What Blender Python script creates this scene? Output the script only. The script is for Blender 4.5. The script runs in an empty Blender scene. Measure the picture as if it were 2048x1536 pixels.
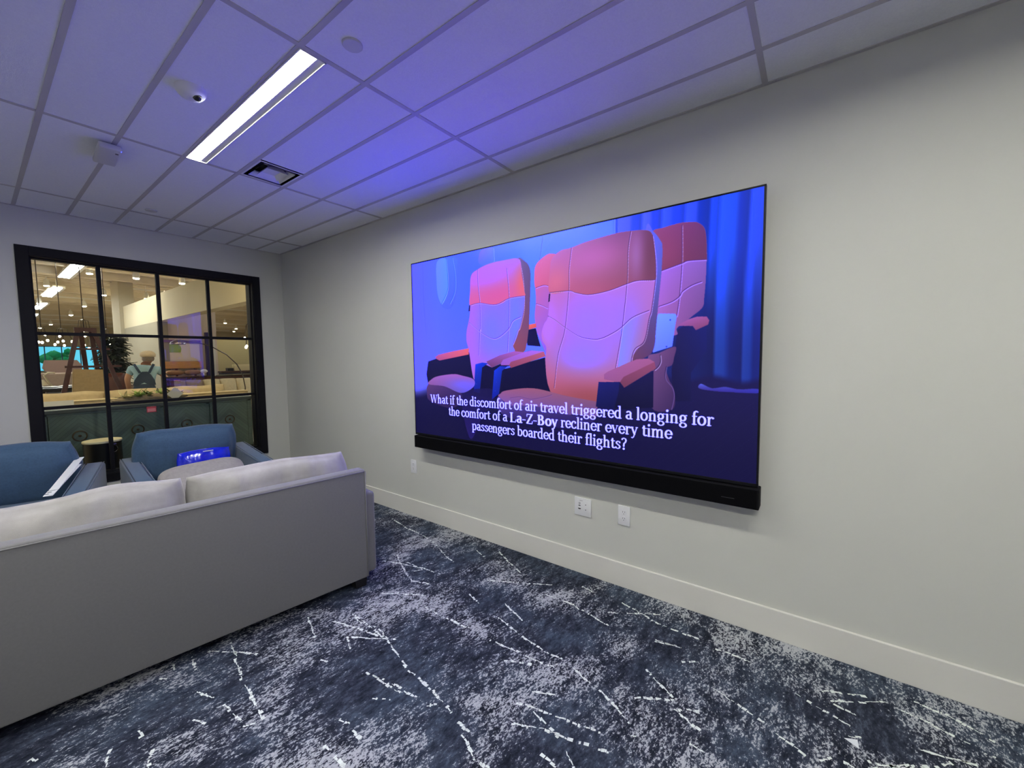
import bpy, bmesh, math, random
import numpy as np
from mathutils import Vector, Matrix, noise
random.seed(7)
SC = bpy.context.scene
COL = SC.collection
PI = math.pi
# ------------------------------------------------------------------ camera
cam = bpy.data.cameras.new('camera')
cam.sensor_fit = 'HORIZONTAL'; cam.sensor_width = 36.0
cam.lens = 14.288
cam.clip_start = 0.05; cam.clip_end = 200
camo = bpy.data.objects.new('camera', cam); COL.objects.link(camo)
_r = Vector((0.598745, -0.800851, -0.011907)); _u = Vector((0.059646, 0.029759, 0.997776)); _f = Vector((0.798716, 0.598123, -0.065586))
camo.matrix_world = Matrix(((_r.x, _u.x, -_f.x, 0.0), (_r.y, _u.y, -_f.y, 0.0), (_r.z, _u.z, -_f.z, 1.46), (0, 0, 0, 1)))
SC.camera = camo
# ------------------------------------------------------------------ world, exposure
w = bpy.data.worlds.new('outdoors'); SC.world = w; w.use_nodes = True
w.node_tree.nodes['Background'].inputs[0].default_value = (0.12, 0.62, 0.85, 1)
w.node_tree.nodes['Background'].inputs[1].default_value = 1.1
SC.view_settings.view_transform = 'Standard'
SC.view_settings.look = 'None'
SC.view_settings.gamma = 1.0
SC.view_settings.exposure = 0.0
SC.view_settings.use_curve_mapping = False
SC.cycles.use_denoising = True
SC.cycles.max_bounces = 8
SC.cycles.diffuse_bounces = 5
SC.cycles.transparent_max_bounces = 12
SC.cycles.sample_clamp_indirect = 6.0
SC.cycles.caustics_reflective = False
SC.cycles.caustics_refractive = False
LENS = 108.0          # emission of the ceiling light lenses in this room
SHOW_STRIP = 66.0    # strip lights of the showroom
SHOW_SPOT = 300.0     # spot lamps of the showroom
BLUE_GAIN = 13.0      # how far the blue of the screen runs past white
XW, YW, ZC = 2.41, 5.377, 2.768     # screen wall, window wall, ceiling
XL, YB = -2.3, -2.7                 # unseen walls

# ------------------------------------------------------------------ materials
MATS = {}
def rgb(c):
    return tuple((v / 255 / 12.92 if v / 255 <= 0.04045 else ((v / 255 + 0.055) / 1.055) ** 2.4) for v in c)
def mat(name, col, rough=0.6, var=0.0, vscale=8.0, bump=0.0, bscale=200.0, metal=0.0, sheen=0.0, emit=None, spec=0.5, stretch=None, col2=None):
    if name in MATS: return MATS[name]
    m = bpy.data.materials.new(name); m.use_nodes = True; MATS[name] = m
    nt = m.node_tree; N = nt.nodes; L = nt.links; b = N['Principled BSDF']
    c = rgb(col)
    b.inputs['Base Color'].default_value = (*c, 1)
    b.inputs['Roughness'].default_value = rough
    b.inputs['Metallic'].default_value = metal
    b.inputs['Specular IOR Level'].default_value = spec
    if sheen:
        b.inputs['Sheen Weight'].default_value = sheen; b.inputs['Sheen Roughness'].default_value = 0.4
    if emit:
        b.inputs['Emission Color'].default_value = (*emit[0], 1); b.inputs['Emission Strength'].default_value = emit[1]
    tc = N.new('ShaderNodeTexCoord'); mp = N.new('ShaderNodeMapping'); L.new(tc.outputs['Object'], mp.inputs['Vector'])
    if stretch: mp.inputs['Scale'].default_value = stretch
    if var or col2:
        n = N.new('ShaderNodeTexNoise'); n.inputs['Scale'].default_value = vscale; n.inputs['Detail'].default_value = 5; n.inputs['Roughness'].default_value = 0.6
        L.new(mp.outputs[0], n.inputs['Vector'])
        r = N.new('ShaderNodeValToRGB'); L.new(n.outputs['Fac'], r.inputs['Fac'])
        r.color_ramp.elements[0].position = 0.3; r.color_ramp.elements[1].position = 0.7
        c2 = rgb(col2) if col2 else tuple(min(1, v * (1 + var)) for v in c)
        r.color_ramp.elements[0].color = (*(c if col2 else tuple(v * (1 - var) for v in c)), 1); r.color_ramp.elements[1].color = (*c2, 1)
        L.new(r.outputs[0], b.inputs['Base Color'])
    if bump:
        n = N.new('ShaderNodeTexNoise'); n.inputs['Scale'].default_value = bscale; n.inputs['Detail'].default_value = 3
        L.new(mp.outputs[0], n.inputs['Vector'])
        bp = N.new('ShaderNodeBump'); bp.inputs['Strength'].default_value = bump; bp.inputs['Distance'].default_value = 0.002
        L.new(n.outputs['Fac'], bp.inputs['Height']); L.new(bp.outputs[0], b.inputs['Normal'])
    return m
def glow(name, col, strength):
    m = bpy.data.materials.new(name); m.use_nodes = True; N = m.node_tree.nodes; L = m.node_tree.links
    N.remove(N['Principled BSDF'])
    e = N.new('ShaderNodeEmission'); e.inputs[0].default_value = (*col, 1); e.inputs[1].default_value = strength
    L.new(e.outputs[0], N['Material Output'].inputs[0]); return m
M_wall = mat('wall_paint', (203, 204, 196), 0.75, 0.01, 3, 0.12, 500)
M_base = mat('baseboard_paint', (222, 221, 212), 0.4, 0.01, 3)
M_tile = mat('ceiling_tile', (243, 244, 246), 0.95, 0.03, 120, 0.5, 350)
M_grid = mat('ceiling_grid', (186, 183, 183), 0.5)
M_black = mat('window_black', (15, 15, 20), 0.6, 0.1, 20, spec=0.2)
M_grey = mat('sofa_grey', (116, 116, 114), 0.85, 0.05, 90, 0.3, 900, sheen=0.35)
M_greyc = mat('cushion_grey', (158, 156, 151), 0.8, 0.15, 7, 0.5, 500, sheen=0.6)  # tone patches paint velvet sheen into the colour
M_blue = mat('armchair_blue', (60, 88, 116), 0.85, 0.12, 90, 0.6, 800, sheen=0.3)
M_leg = mat('dark_leg', (18, 16, 16), 0.5)
M_white = mat('white_plastic', (228, 229, 230), 0.35)
M_dark = mat('dark_hole', (12, 12, 12), 0.6)
M_tvb = mat('tv_black', (7, 7, 10), 0.35, spec=0.3)
M_bar = mat('bar_fabric', (9, 9, 13), 0.8, spec=0.2)
M_chrome = mat('chrome', (200, 200, 200), 0.15, metal=1.0)
M_beige = mat('beige_fabric', (196, 178, 142), 0.85, 0.12, 14, 0.4, 300)
M_teal = mat('sideboard_green', (84, 102, 94), 0.45, 0.2, 12, stretch=(1, 1, 6))
M_redwood = mat('dark_red_wood', (62, 26, 20), 0.4, 0.3, 10)
M_cream = mat('cream_wall', (206, 196, 168), 0.8, 0.02, 3)
M_deck = mat('deck_ceiling', (206, 196, 176), 0.8, 0.05, 6)
M_duct = mat('duct_grey', (96, 92, 92), 0.5)

# ------------------------------------------------------------------ mesh helpers
def bx(bm, x0, x1, y0, y1, z0, z1, bev=0.0, seg=2, mi=0):
    vs = [bm.verts.new((x, y, z)) for x in (x0, x1) for y in (y0, y1) for z in (z0, z1)]
    fs = []
    for idx in ((0, 1, 3, 2), (4, 6, 7, 5), (0, 4, 5, 1), (2, 3, 7, 6), (0, 2, 6, 4), (1, 5, 7, 3)):
        f = bm.faces.new([vs[i] for i in idx]); f.material_index = mi; fs.append(f)
    if bev:
        es = list({e for f in fs for e in f.edges})
        r = bmesh.ops.bevel(bm, geom=es, offset=bev, segments=seg, profile=0.5, affect='EDGES')
        for f in r['faces']: f.material_index = mi
    return vs
def prism(bm, pts, axis, a, b, mi=0):
    """polygon in the two other axes, extruded from a to b along axis"""
    def P(p, t):
        return {'x': (t, p[0], p[1]), 'y': (p[0], t, p[1]), 'z': (p[0], p[1], t)}[axis]
    A = [bm.verts.new(P(p, a)) for p in pts]; B = [bm.verts.new(P(p, b)) for p in pts]
    n = len(pts)
    fs = [bm.faces.new(A), bm.faces.new(B[::-1])]
    for i in range(n): fs.append(bm.faces.new((A[i], B[i], B[(i + 1) % n], A[(i + 1) % n])))
    for f in fs: f.material_index = mi
def lathe(bm, prof, seg=32, c=(0, 0, 0), mi=0, axis='z', cap=True):
    rings = []
    for r, z in prof:
        ring = []
        for i in range(seg):
            a = 2 * PI * i / seg
            p = (r * math.cos(a), r * math.sin(a), z)
            if axis == 'x': p = (p[2], p[0], p[1])
            if axis == 'y': p = (p[0], p[2], p[1])
            ring.append(bm.verts.new((p[0] + c[0], p[1] + c[1], p[2] + c[2])))
        rings.append(ring)
    for k in range(len(rings) - 1):
        for i in range(seg):
            f = bm.faces.new((rings[k][i], rings[k][(i + 1) % seg], rings[k + 1][(i + 1) % seg], rings[k + 1][i])); f.material_index = mi
    if cap:
        for ring in (rings[0], rings[-1]):
            f = bm.faces.new(ring); f.material_index = mi
def tube(bm, pts, r, seg=10, closed=False, mi=0):
    pts = [Vector(p) for p in pts]; n = len(pts); rings = []
    up = Vector((0.13, 0.21, 0.97))
    for i, p in enumerate(pts):
        a = pts[(i - 1) % n] if (closed or i) else p; b = pts[(i + 1) % n] if (closed or i < n - 1) else p
        t = (b - a).normalized(); s = t.cross(up)
        if s.length < 1e-3: s = t.cross(Vector((1, 0, 0)))
        s.normalize(); v = s.cross(t); rr = r[i] if isinstance(r, (list, tuple)) else r
        rings.append([bm.verts.new(p + rr * (math.cos(2 * PI * k / seg) * s + math.sin(2 * PI * k / seg) * v)) for k in range(seg)])
    for i in range(n if closed else n - 1):
        A, B = rings[i], rings[(i + 1) % n]
        for k in range(seg):
            f = bm.faces.new((A[k], A[(k + 1) % seg], B[(k + 1) % seg], B[k])); f.material_index = mi
    if not closed:
        for ring in (rings[0], rings[-1]):
            f = bm.faces.new(ring); f.material_index = mi
def ball(bm, c, r, sq=(1, 1, 1), sub=3, mi=0):
    res = bmesh.ops.create_icosphere(bm, subdivisions=sub, radius=r, matrix=Matrix.Translation(c) @ Matrix.Diagonal((*sq, 1)))
    for v in res['verts']:
        for f in v.link_faces: f.material_index = mi
def cushion(bm, w, d, h, edge=0.45, n=18, wr=0.006, seed=0, droop=0.0, M=None, corner=0.05, sq=0.0, ear=0.0):
    """stuffed cushion centred on the origin, w along x, d along y, h along z"""
    start = set(bm.verts)
    g = {}
    def vert(p):
        k = tuple(round(q, 4) for q in p)
        if k in g: return g[k]
        x, y, z = p
        t = math.sqrt(max(0, (1 - abs(x) ** 3.2) * (1 - abs(y) ** 3.2)))
        Z = h / 2 * z * (edge + (1 - edge) * t)
        rx = 1 - (1 - math.sqrt(max(0, 1 - (z * 0.98) ** 2))) * 0.12 if abs(x) > 0.5 else 1
        X = w / 2 * x * (1 - corner * 0.5 * abs(y) ** 4 * abs(x)) * rx
        ry = 1 - (1 - math.sqrt(max(0, 1 - (z * 0.98) ** 2))) * 0.12 if abs(y) > 0.5 else 1
        Y = d / 2 * y * (1 - corner * 0.5 * abs(x) ** 4 * abs(y)) * ry
        if sq:
            X *= 1 - sq * .5 * (y * y) ** 2.2 * abs(x) + ear * abs(x * y) ** 9; Y *= 1 - sq * .5 * (x * x) ** 2.2 * abs(y) + ear * abs(x * y) ** 9
        v = Vector((X, Y, Z))
        nn = noise.noise_vector(v * 3.1 + Vector((seed * 7.3, seed, 1.7)))
        n2 = noise.noise(Vector((X * 22, Y * 7, seed * 3.1)))
        v += Vector((nn.x * 0.6, nn.y * 0.6, nn.z)) * wr * 1.6
        v.z += n2 * wr * 0.5 * z * t
        v.z -= droop * (x * x) * h
        g[k] = bm.verts.new(v); return g[k]
    L = [-1 + 2 * i / n for i in range(n + 1)]
    for ax in range(3):
        for s in (-1, 1):
            nb = n if ax == 2 else 8
            for i in range(n):
                for j in range(n):
                    q = []
                    for (a, b) in ((i, j), (i + 1, j), (i + 1, j + 1), (i, j + 1)):
                        p = [0, 0, 0]; o = [k for k in range(3) if k != ax]
                        p[ax] = s; p[o[0]] = L[a]; p[o[1]] = L[b]; q.append(vert(p))
                    if s < 0: q.reverse()
                    if ax == 1: q.reverse()
                    try: bm.faces.new(q)
                    except ValueError: pass
    if M:
        for v in bm.verts:
            if v not in start: v.co = M @ v.co
def obj(name, bm, m, parent=None, smooth=False, angle=None, loc=None, rot=None):
    me = bpy.data.meshes.new(name)
    bmesh.ops.recalc_face_normals(bm, faces=bm.faces[:])
    bm.to_mesh(me); bm.free()
    for q in (m if isinstance(m, (list, tuple)) else [m]): me.materials.append(q)
    if smooth:
        me.polygons.foreach_set('use_smooth', [True] * len(me.polygons))
        if angle: me.set_sharp_from_angle(angle=math.radians(angle))
    o = bpy.data.objects.new(name, me); COL.objects.link(o)
    if parent: o.parent = parent
    if loc: o.location = loc
    if rot: o.rotation_euler = rot
    return o
def tag(o, label, cat, group=None):
    o['label'] = label; o['category'] = cat
    if group: o['group'] = group
    return o
def thing(name, label, cat, loc=(0, 0, 0), rz=0.0, group=None):
    o = bpy.data.objects.new(name, None); COL.objects.link(o); o.empty_display_size = 0.1
    o.location = loc; o.rotation_euler = (0, 0, rz); return tag(o, label, cat, group)
def struct(name, bm, m, parent=None, **k):
    o = obj(name, bm, m, parent, **k); o['kind'] = 'structure'; return o
def copy_tree(o, parent=None):
    c = o.copy(); COL.objects.link(c)
    if parent: c.parent = parent
    for ch in o.children: copy_tree(ch, c)
    return c
NB = bmesh.new

# ================================================================== ROOM SHELL
bm = NB(); bx(bm, XL, XW + 0.15, YB, YW + 0.18, -0.1, 0.0)
STREAKS = [(2.24,3.07,2.15,2.47),(2.14,2.44,2.0,2.04),(1.83,2.46,1.65,2.08),(1.71,2.47,1.82,2.13),(1.74,2.18,1.8,2.14),(1.66,2.09,1.7,1.95),(1.46,2.13,1.61,1.89),(2.24,2.05,2.19,1.91),(2.32,1.89,2.16,1.56),(1.96,1.69,2.15,1.31),(1.77,1.68,1.73,1.56),(1.53,1.8,1.53,1.46),(1.24,2.09,1.22,1.97),(1.25,1.89,1.16,1.51),(1.12,1.92,1.25,1.71),(1.15,1.49,1.14,1.32),(1.14,1.31,1.11,1.16),(1.03,1.64,1.06,1.41),(1.06,1.41,1.07,1.32),(0.96,1.49,1.0,1.42),(1.07,1.27,1.1,1.24),(1.53,1.31,1.55,1.1),(1.7,1.39,1.63,1.05),(1.63,1.04,1.64,0.92),(1.55,1.1,1.56,0.94),(1.46,1.17,1.52,1.04),(1.58,0.96,1.61,0.91),(1.83,1.45,1.75,1.25),(1.39,0.95,1.43,0.86),(1.3,0.99,1.36,0.79),(1.35,0.79,1.39,0.63),(1.21,0.93,1.28,0.77),(1.28,0.77,1.33,0.57),(1.32,0.94,1.27,0.75),(1.06,1.06,1.02,0.95),(1.02,0.95,1.03,0.89),(1.09,1.11,1.09,1.04),(1.18,0.77,1.17,0.7),(1.24,0.7,1.2,0.65),(1.57,0.72,1.49,0.55),(1.62,0.87,1.57,0.74),(1.43,0.55,1.45,0.51),(1.81,0.6,1.71,0.44),(1.62,0.58,1.71,0.44),(1.66,0.43,1.62,0.32),(1.66,0.43,1.71,0.34),(2.04,1.29,2.05,1.1),(2.05,1.1,2.0,0.86),(2.24,0.88,2.17,0.62),(2.1,0.91,2.25,0.66),(2.26,1.17,2.24,1.06),(2.02,0.62,2.05,0.52),(1.95,0.47,1.99,0.4),(2.17,0.62,2.17,0.44),(0.82,1.42,0.82,1.36),(1.87,0.32,1.8,0.12),(2.06,0.04,1.99,-0.15),(2.03,0.62,2.06,0.5),(2.08,-0.1,2.06,-0.17),(2.12,-0.04,2.21,-0.21),(2.09,-0.09,2.22,-0.28),(2.2,-0.32,2.18,-0.41),(2.18,-0.41,2.13,-0.56),(2.01,-0.35,2.05,-0.5),(1.93,-0.14,1.95,-0.18),(1.54,0.34,1.54,0.29),(1.78,0.09,1.74,-0.02),(1.75,-0.05,1.78,-0.09),(1.84,-0.18,1.92,-0.32),(1.79,-0.12,1.79,-0.15),(2.14,0.36,2.14,0.21),(2.29,-0.45,2.22,-0.58),(2.29,-0.37,2.28,-0.45),(0.73,2.39,0.66,2.05),(0.63,2.42,0.77,2.18),(1.07,2.27,1.0,2.07),(0.52,2.17,0.55,2.05),(0.56,2.0,0.57,1.82),(0.66,2.02,0.63,1.76),(0.46,1.99,0.49,1.93),(0.57,1.79,0.61,1.75),(1.24,2.07,1.22,1.78),(1.13,2.12,1.22,1.78),(1.03,1.64,1.06,1.43),(0.32,2.12,0.32,2.06),(0.24,2.09,0.21,2.01),(0.33,1.96,0.3,1.88),(0.44,2.39,0.46,2.35),(0.58,2.43,0.56,2.31),(0.51,2.44,0.5,2.39),(0.94,1.89,0.96,1.85),(1.11,1.94,1.06,1.83),(0.05,2.28,0.06,2.25),(0.72,1.45,0.72,1.31),(0.82,1.51,0.84,1.46)]
def streak(bm, x0, y0, x1, y1, wd=0.0054):
    a = Vector((x0, y0, 0)); b = Vector((x1, y1, 0)); d = b - a; ln = d.length
    if ln < 1e-3: return
    d /= ln; s = Vector((-d.y, d.x, 0)); t = 0.0; off = 0.0
    while t < ln:
        l = random.uniform(0.006, 0.022); w0 = wd * random.uniform(0.25, 1.5); off += random.uniform(-.004, .004); off *= 0.93
        if random.random() < 0.82:
            p = a + d * t + s * off; q = a + d * min(t + l, ln) + s * (off + random.uniform(-.003, .003)); w1 = w0 * random.uniform(.5, 1.2)
            f = bm.faces.new([bm.verts.new(v + Vector((0, 0, 0.0012))) for v in (p - s * w0, q - s * w1, q + s * w1, p + s * w0)]); f.material_index = 1
        t += l * random.uniform(.9, 1.25)
for q in STREAKS:
    if q[0] > XW - 0.03 or q[2] > XW - 0.03: continue
    streak(bm, *q)
for k in range(60):      # yarn lines on the rest of the carpet
    x, y = random.uniform(XL + .2, 2.2), random.uniform(YB + .2, 5.2)
    if -0.2 < y < 2.3 and x > -0.1: continue
    a = random.choice((-0.45, -0.9, -1.4, 0.15)) + random.uniform(-.1, .1); l = random.uniform(.15, .55)
    x1, y1 = x + l * math.cos(a), y + l * math.sin(a)
    if XL + .1 < x1 < 2.35 and YB + .1 < y1 < 5.3: streak(bm, x, y, x1, y1)
def carpet():
    m = bpy.data.materials.new('carpet'); m.use_nodes = True; nt = m.node_tree; N = nt.nodes; L = nt.links; b = N['Principled BSDF']
    b.inputs['Roughness'].default_value = 0.95; b.inputs['Specular IOR Level'].default_value = 0.15
    tc = N.new('ShaderNodeTexCoord')
    def nz(scale, detail, rough, rot=0.0, st=(1, 1, 1), dist=0.0):
        mp = N.new('ShaderNodeMapping'); mp.inputs['Rotation'].default_value = (0, 0, rot); mp.inputs['Scale'].default_value = st
        L.new(tc.outputs['Object'], mp.inputs[0])
        n = N.new('ShaderNodeTexNoise'); n.inputs['Scale'].default_value = scale; n.inputs['Detail'].default_value = detail; n.inputs['Roughness'].default_value = rough; n.inputs['Distortion'].default_value = dist
        L.new(mp.outputs[0], n.inputs['Vector']); return n.outputs['Fac']
    def mth(op, a, c):
        q = N.new('ShaderNodeMath'); q.operation = op
        for i, s in enumerate((a, c)):
            if isinstance(s, (int, float)): q.inputs[i].default_value = s
            else: L.new(s, q.inputs[i])
        return q.outputs[0]
    def ramp(f, *st):
        r = N.new('ShaderNodeValToRGB'); L.new(f, r.inputs[0]); e = r.color_ramp.elements
        while len(e) < len(st): e.new(0.5)
        for i, (p, c) in enumerate(st): e[i].position = p; e[i].color = (*c, 1) if isinstance(c, tuple) else (c, c, c, 1)
        return r.outputs[0]
    big = nz(2.3, 3, 0.55, dist=0.4); big2 = nz(2.3, 4, 0.6, 1.1)
    mid = nz(9, 6, 0.72, 0.55, (1, 2.2, 1)); fine = nz(75, 3, 0.75, 0.55, (1, 1.6, 1)); fine2 = nz(38, 6, 0.8, 0.55, (1, 1.8, 1))
    d = mth('ADD', mth('MULTIPLY', mid, 0.55), mth('MULTIPLY', fine2, 0.45))
    base = ramp(d, (0.40, (0.006, 0.008, 0.014)), (0.50, (0.026, 0.032, 0.050)), (0.60, (0.075, 0.092, 0.125)))
    blue = ramp(big2, (0.47, 0.0), (0.60, 1.0))
    blc = ramp(d, (0.40, (0.014, 0.020, 0.036)), (0.60, (0.078, 0.105, 0.145)))
    mx = N.new('ShaderNodeMixRGB'); L.new(blue, mx.inputs[0]); L.new(base, mx.inputs[1]); L.new(blc, mx.inputs[2])
    s = mth('ADD', mth('ADD', mth('MULTIPLY', big, 0.70), mth('MULTIPLY', mid, 0.50)), mth('ADD', mth('MULTIPLY', fine2, 0.85), mth('MULTIPLY', fine, 0.70)))
    lt = ramp(mth('MULTIPLY', s, 0.3636), (0.522, 0.0), (0.538, 1.0))
    mx2 = N.new('ShaderNodeMixRGB'); L.new(lt, mx2.inputs[0]); L.new(mx.outputs[0], mx2.inputs[1]); mx2.inputs[2].default_value = (0.43, 0.45, 0.47, 1)
    L.new(mx2.outputs[0], b.inputs['Base Color'])
    bp = N.new('ShaderNodeBump'); bp.inputs['Strength'].default_value = 0.5; bp.inputs['Distance'].default_value = 0.004
    L.new(nz(260, 2, 0.6), bp.inputs['Height']); L.new(bp.outputs[0], b.inputs['Normal'])
    return m
M_streak = mat('carpet_yarn', (222, 230, 222), 0.9, 0.2, 60)
struct('floor', bm, [carpet(), M_streak])

# window opening in the far wall: x .356-2.078, z .395-2.38
OX0, OX1, OZ0, OZ1 = 0.356, 2.078, 0.395, 2.38
bm = NB()
bx(bm, XL, OX0, YW, YW + 0.18, 0, 4.2); bx(bm, OX1, XW + 0.15, YW, YW + 0.18, 0, 4.2)
bx(bm, OX0, OX1, YW, YW + 0.18, 0, OZ0); bx(bm, OX0, OX1, YW, YW + 0.18, OZ1, 4.2)
struct('wall_far', bm, M_wall)
bm = NB(); bx(bm, XW, XW + 0.15, YB, YW, 0, 2.9); struct('wall_right', bm, M_wall)
bm = NB(); bx(bm, XL - 0.15, XL, YB - 0.15, YW + 0.18, -0.1, 2.9); struct('wall_left', bm, mat('wall_paint_bounce', (232, 231, 226), .75))  # unseen walls coloured lighter than the rest, to bounce light up to the ceiling
bm = NB(); bx(bm, XL, XW + 0.15, YB - 0.15, YB, -0.1, 2.9); struct('wall_back', bm, mat('wall_paint_bounce', (232, 231, 226)))
def baseboard(name, x0, x1, y0, y1):
    bm = NB(); bx(bm, x0, x1, y0, y1, 0, 0.155, 0.003, 2); struct(name, bm, M_base)
baseboard('baseboard_right', XW - 0.016, XW, YB, YW)
baseboard('baseboard_far', XL, XW - 0.016, YW - 0.016, YW)
baseboard('baseboard_left', XL, XL + 0.016, YB, YW - 0.016)
# ceiling: narrow lay-in tiles on a grid, light opening cut out
P0, SX, YA, SY = 0.2867, 0.3035, 1.7623, 1.524
LX0, LX1 = XW - P0 - 5 * SX + SX, XW - P0 - 4 * SX + 0.112
bm = NB()
gx = [XW] + [XW - P0 - k * SX for k in range(0, 16) if XW - P0 - k * SX > XL] + [XL]
gy = [YW] + [YA + k * SY for k in range(2, -4, -1) if YB < YA + k * SY < YW] + [YB]
g = 0.012
lights = [(4, 0), (4, -2), (10, 0), (10, -2)]          # (column line, row line) of each fixture
vent_cell = (2, 0)
def col_x(k): return XW - P0 - k * SX
for i in range(len(gx) - 1):
    xa, xb = gx[i + 1], gx[i]
    for j in range(len(gy) - 1):
        ya, yb = gy[j + 1], gy[j]
        xs, xe = xa + g, xb - g
        if i == 0: xe = xb
        for (k, r) in lights:
            if abs(xa - col_x(k)) < 0.01 and abs(ya - (YA + r * SY)) < 0.01: xs = xa + 0.125
        if abs(xa - col_x(vent_cell[0] + 1)) < 0.01 and abs(yb - (YA + SY)) < 0.01: yb = yb - 0.33
        bx(bm, xs, xe, ya + g, yb - g, ZC + 0.002, ZC + 0.02, 0.0)
for k in range(1, len(gx) - 1): bx(bm, gx[k] - 0.012, gx[k] + 0.012, YB, YW, ZC - 0.001, ZC + 0.03, mi=1)
for k in range(1, len(gy) - 1):
    for i in range(len(gx) - 1): bx(bm, gx[i + 1] + 0.012, gx[i] - (0.012 if i else 0), gy[k] - 0.012, gy[k] + 0.012, ZC - 0.001, ZC + 0.03, mi=1)
for (x0, x1, y0, y1) in ((XW - 0.02, XW, YB, YW), (XL, XL + 0.02, YB, YW), (XL, XW, YW - 0.02, YW), (XL, XW, YB, YB + 0.02)):
    bx(bm, x0, x1, y0, y1, ZC - 0.002, ZC + 0.03, mi=1)
bx(bm, XL - .1, XW + .1, YB - .1, YW + .1, ZC + 0.16, ZC + 0.2, mi=0)
struct('ceiling', bm, [M_tile, M_grid])

# ------------------------------------------------------------------ interior window
win = bpy.data.objects.new('window_1', None); COL.objects.link(win); win.location = (1.217, YW, OZ0); win['kind'] = 'structure'
def wobj(name, bm, m, parent=win):
    o = obj(name, bm, m, parent); o['kind'] = 'structure'
    if parent is win: o.matrix_parent_inverse = Matrix.Translation((-1.217, -YW, -OZ0))
    return o
bm = NB()
for y0, y1 in ((YW - 0.018, YW), (YW + 0.18, YW + 0.198)):
    bx(bm, 0.286, OX0 + .006, y0, y1, 0.325, 2.45, 0.003); bx(bm, OX1 - .006, 2.148, y0, y1, 0.325, 2.45, 0.003)
    bx(bm, OX0 + .006, OX1 - .006, y0, y1, OZ1 - .006, 2.45, 0.003); bx(bm, OX0 + .006, OX1 - .006, y0, y1, 0.325, OZ0 + .006, 0.003)
bx(bm, OX0, OX0 + 0.012, YW - .005, YW + 0.185, OZ0, OZ1); bx(bm, OX1 - 0.012, OX1, YW - .005, YW + 0.185, OZ0, OZ1)
bx(bm, OX0, OX1, YW - .005, YW + 0.185, OZ0, OZ0 + 0.012); bx(bm, OX0, OX1, YW - .005, YW + 0.185, OZ1 - 0.012, OZ1)
# stepped inner stop
bx(bm, OX0, OX0 + 0.022, YW + .055, YW + 0.10, OZ0, OZ1); bx(bm, OX1 - 0.022, OX1, YW + .055, YW + 0.10, OZ0, OZ1)
bx(bm, OX0, OX1, YW + .055, YW + 0.10, OZ0, OZ0 + 0.022); bx(bm, OX0, OX1, YW + .055, YW + 0.10, OZ1 - 0.022, OZ1)
wobj('window_frame', bm, M_black)
bm = NB()
for x in (0.7865, 1.217, 1.6475): bx(bm, x - .015, x + .015, YW + .06, YW + .095, OZ0, OZ1, 0.002)
for z in (1.057, 1.718): bx(bm, OX0, OX1, YW + .062, YW + .093, z - .014, z + .014, 0.002)
wobj('muntin', bm, M_black)
mg = bpy.data.materials.new('pane_glass'); mg.use_nodes = True; N = mg.node_tree.nodes; N.remove(N['Principled BSDF'])
t = N.new('ShaderNodeBsdfTransparent'); t.inputs[0].default_value = (0.97, 0.985, 0.975, 1); gl = N.new('ShaderNodeBsdfGlossy'); gl.inputs['Roughness'].default_value = 0.02
lw = N.new('ShaderNodeFresnel'); lw.inputs[0].default_value = 1.3; mx = N.new('ShaderNodeMixShader')
mg.node_tree.links.new(lw.outputs[0], mx.inputs[0]); mg.node_tree.links.new(t.outputs[0], mx.inputs[1]); mg.node_tree.links.new(gl.outputs[0], mx.inputs[2]); mg.node_tree.links.new(mx.outputs[0], N['Material Output'].inputs[0])
bm = NB(); bx(bm, OX0 + .01, OX1 - .01, YW + .075, YW + .079, OZ0 + .01, OZ1 - .01); wobj('window_glass', bm, mg)

# ------------------------------------------------------------------ ceiling lights
M_lens = glow('light_lens', (1.0, 0.985, 0.90), LENS)
M_fix = mat('fixture_white', (226, 226, 222), 0.35)
def fixture(k, r, label):
    x0 = col_x(k) + 0.004; y0 = YA + r * SY + 0.012; y1 = y0 + SY - 0.024
    t = thing('ceiling_light', label, 'ceiling light', (x0, y0, ZC), 0, 'linear ceiling lights')
    L = y1 - y0
    bm = NB()      # shallow metal tray with a lip on the long sides
    bx(bm, 0, 0.004, 0, L, -0.004, 0.03); bx(bm, 0.110, 0.1135, 0, L, -0.006, 0.03)
    bx(bm, 0.004, 0.110, 0, L, 0.028, 0.031); bx(bm, 0.004, 0.114, 0, 0.004, -0.006, 0.03); bx(bm, 0.004, 0.114, L - .004, L, -0.006, 0.03)
    bx(bm, 0.0785, 0.110, 0.004, L - .004, 0.001, 0.028)
    obj('fixture_housing', bm, M_fix, t)
    bm = NB(); bx(bm, 0.008, 0.078, 0.006, L - .006, 0.004, 0.02); obj('light_diffuser', bm, M_lens, t)
    return t
fixture(4, 0, 'long narrow white lit fixture set in the ceiling left of the air vent')
fixture(4, -2, 'long narrow white lit fixture overhead behind the camera on the screen side')
fixture(10, 0, 'long narrow white lit fixture overhead above the far end of the sofa')
fixture(10, -2, 'long narrow white lit fixture overhead in the back corner of the room')

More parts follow.
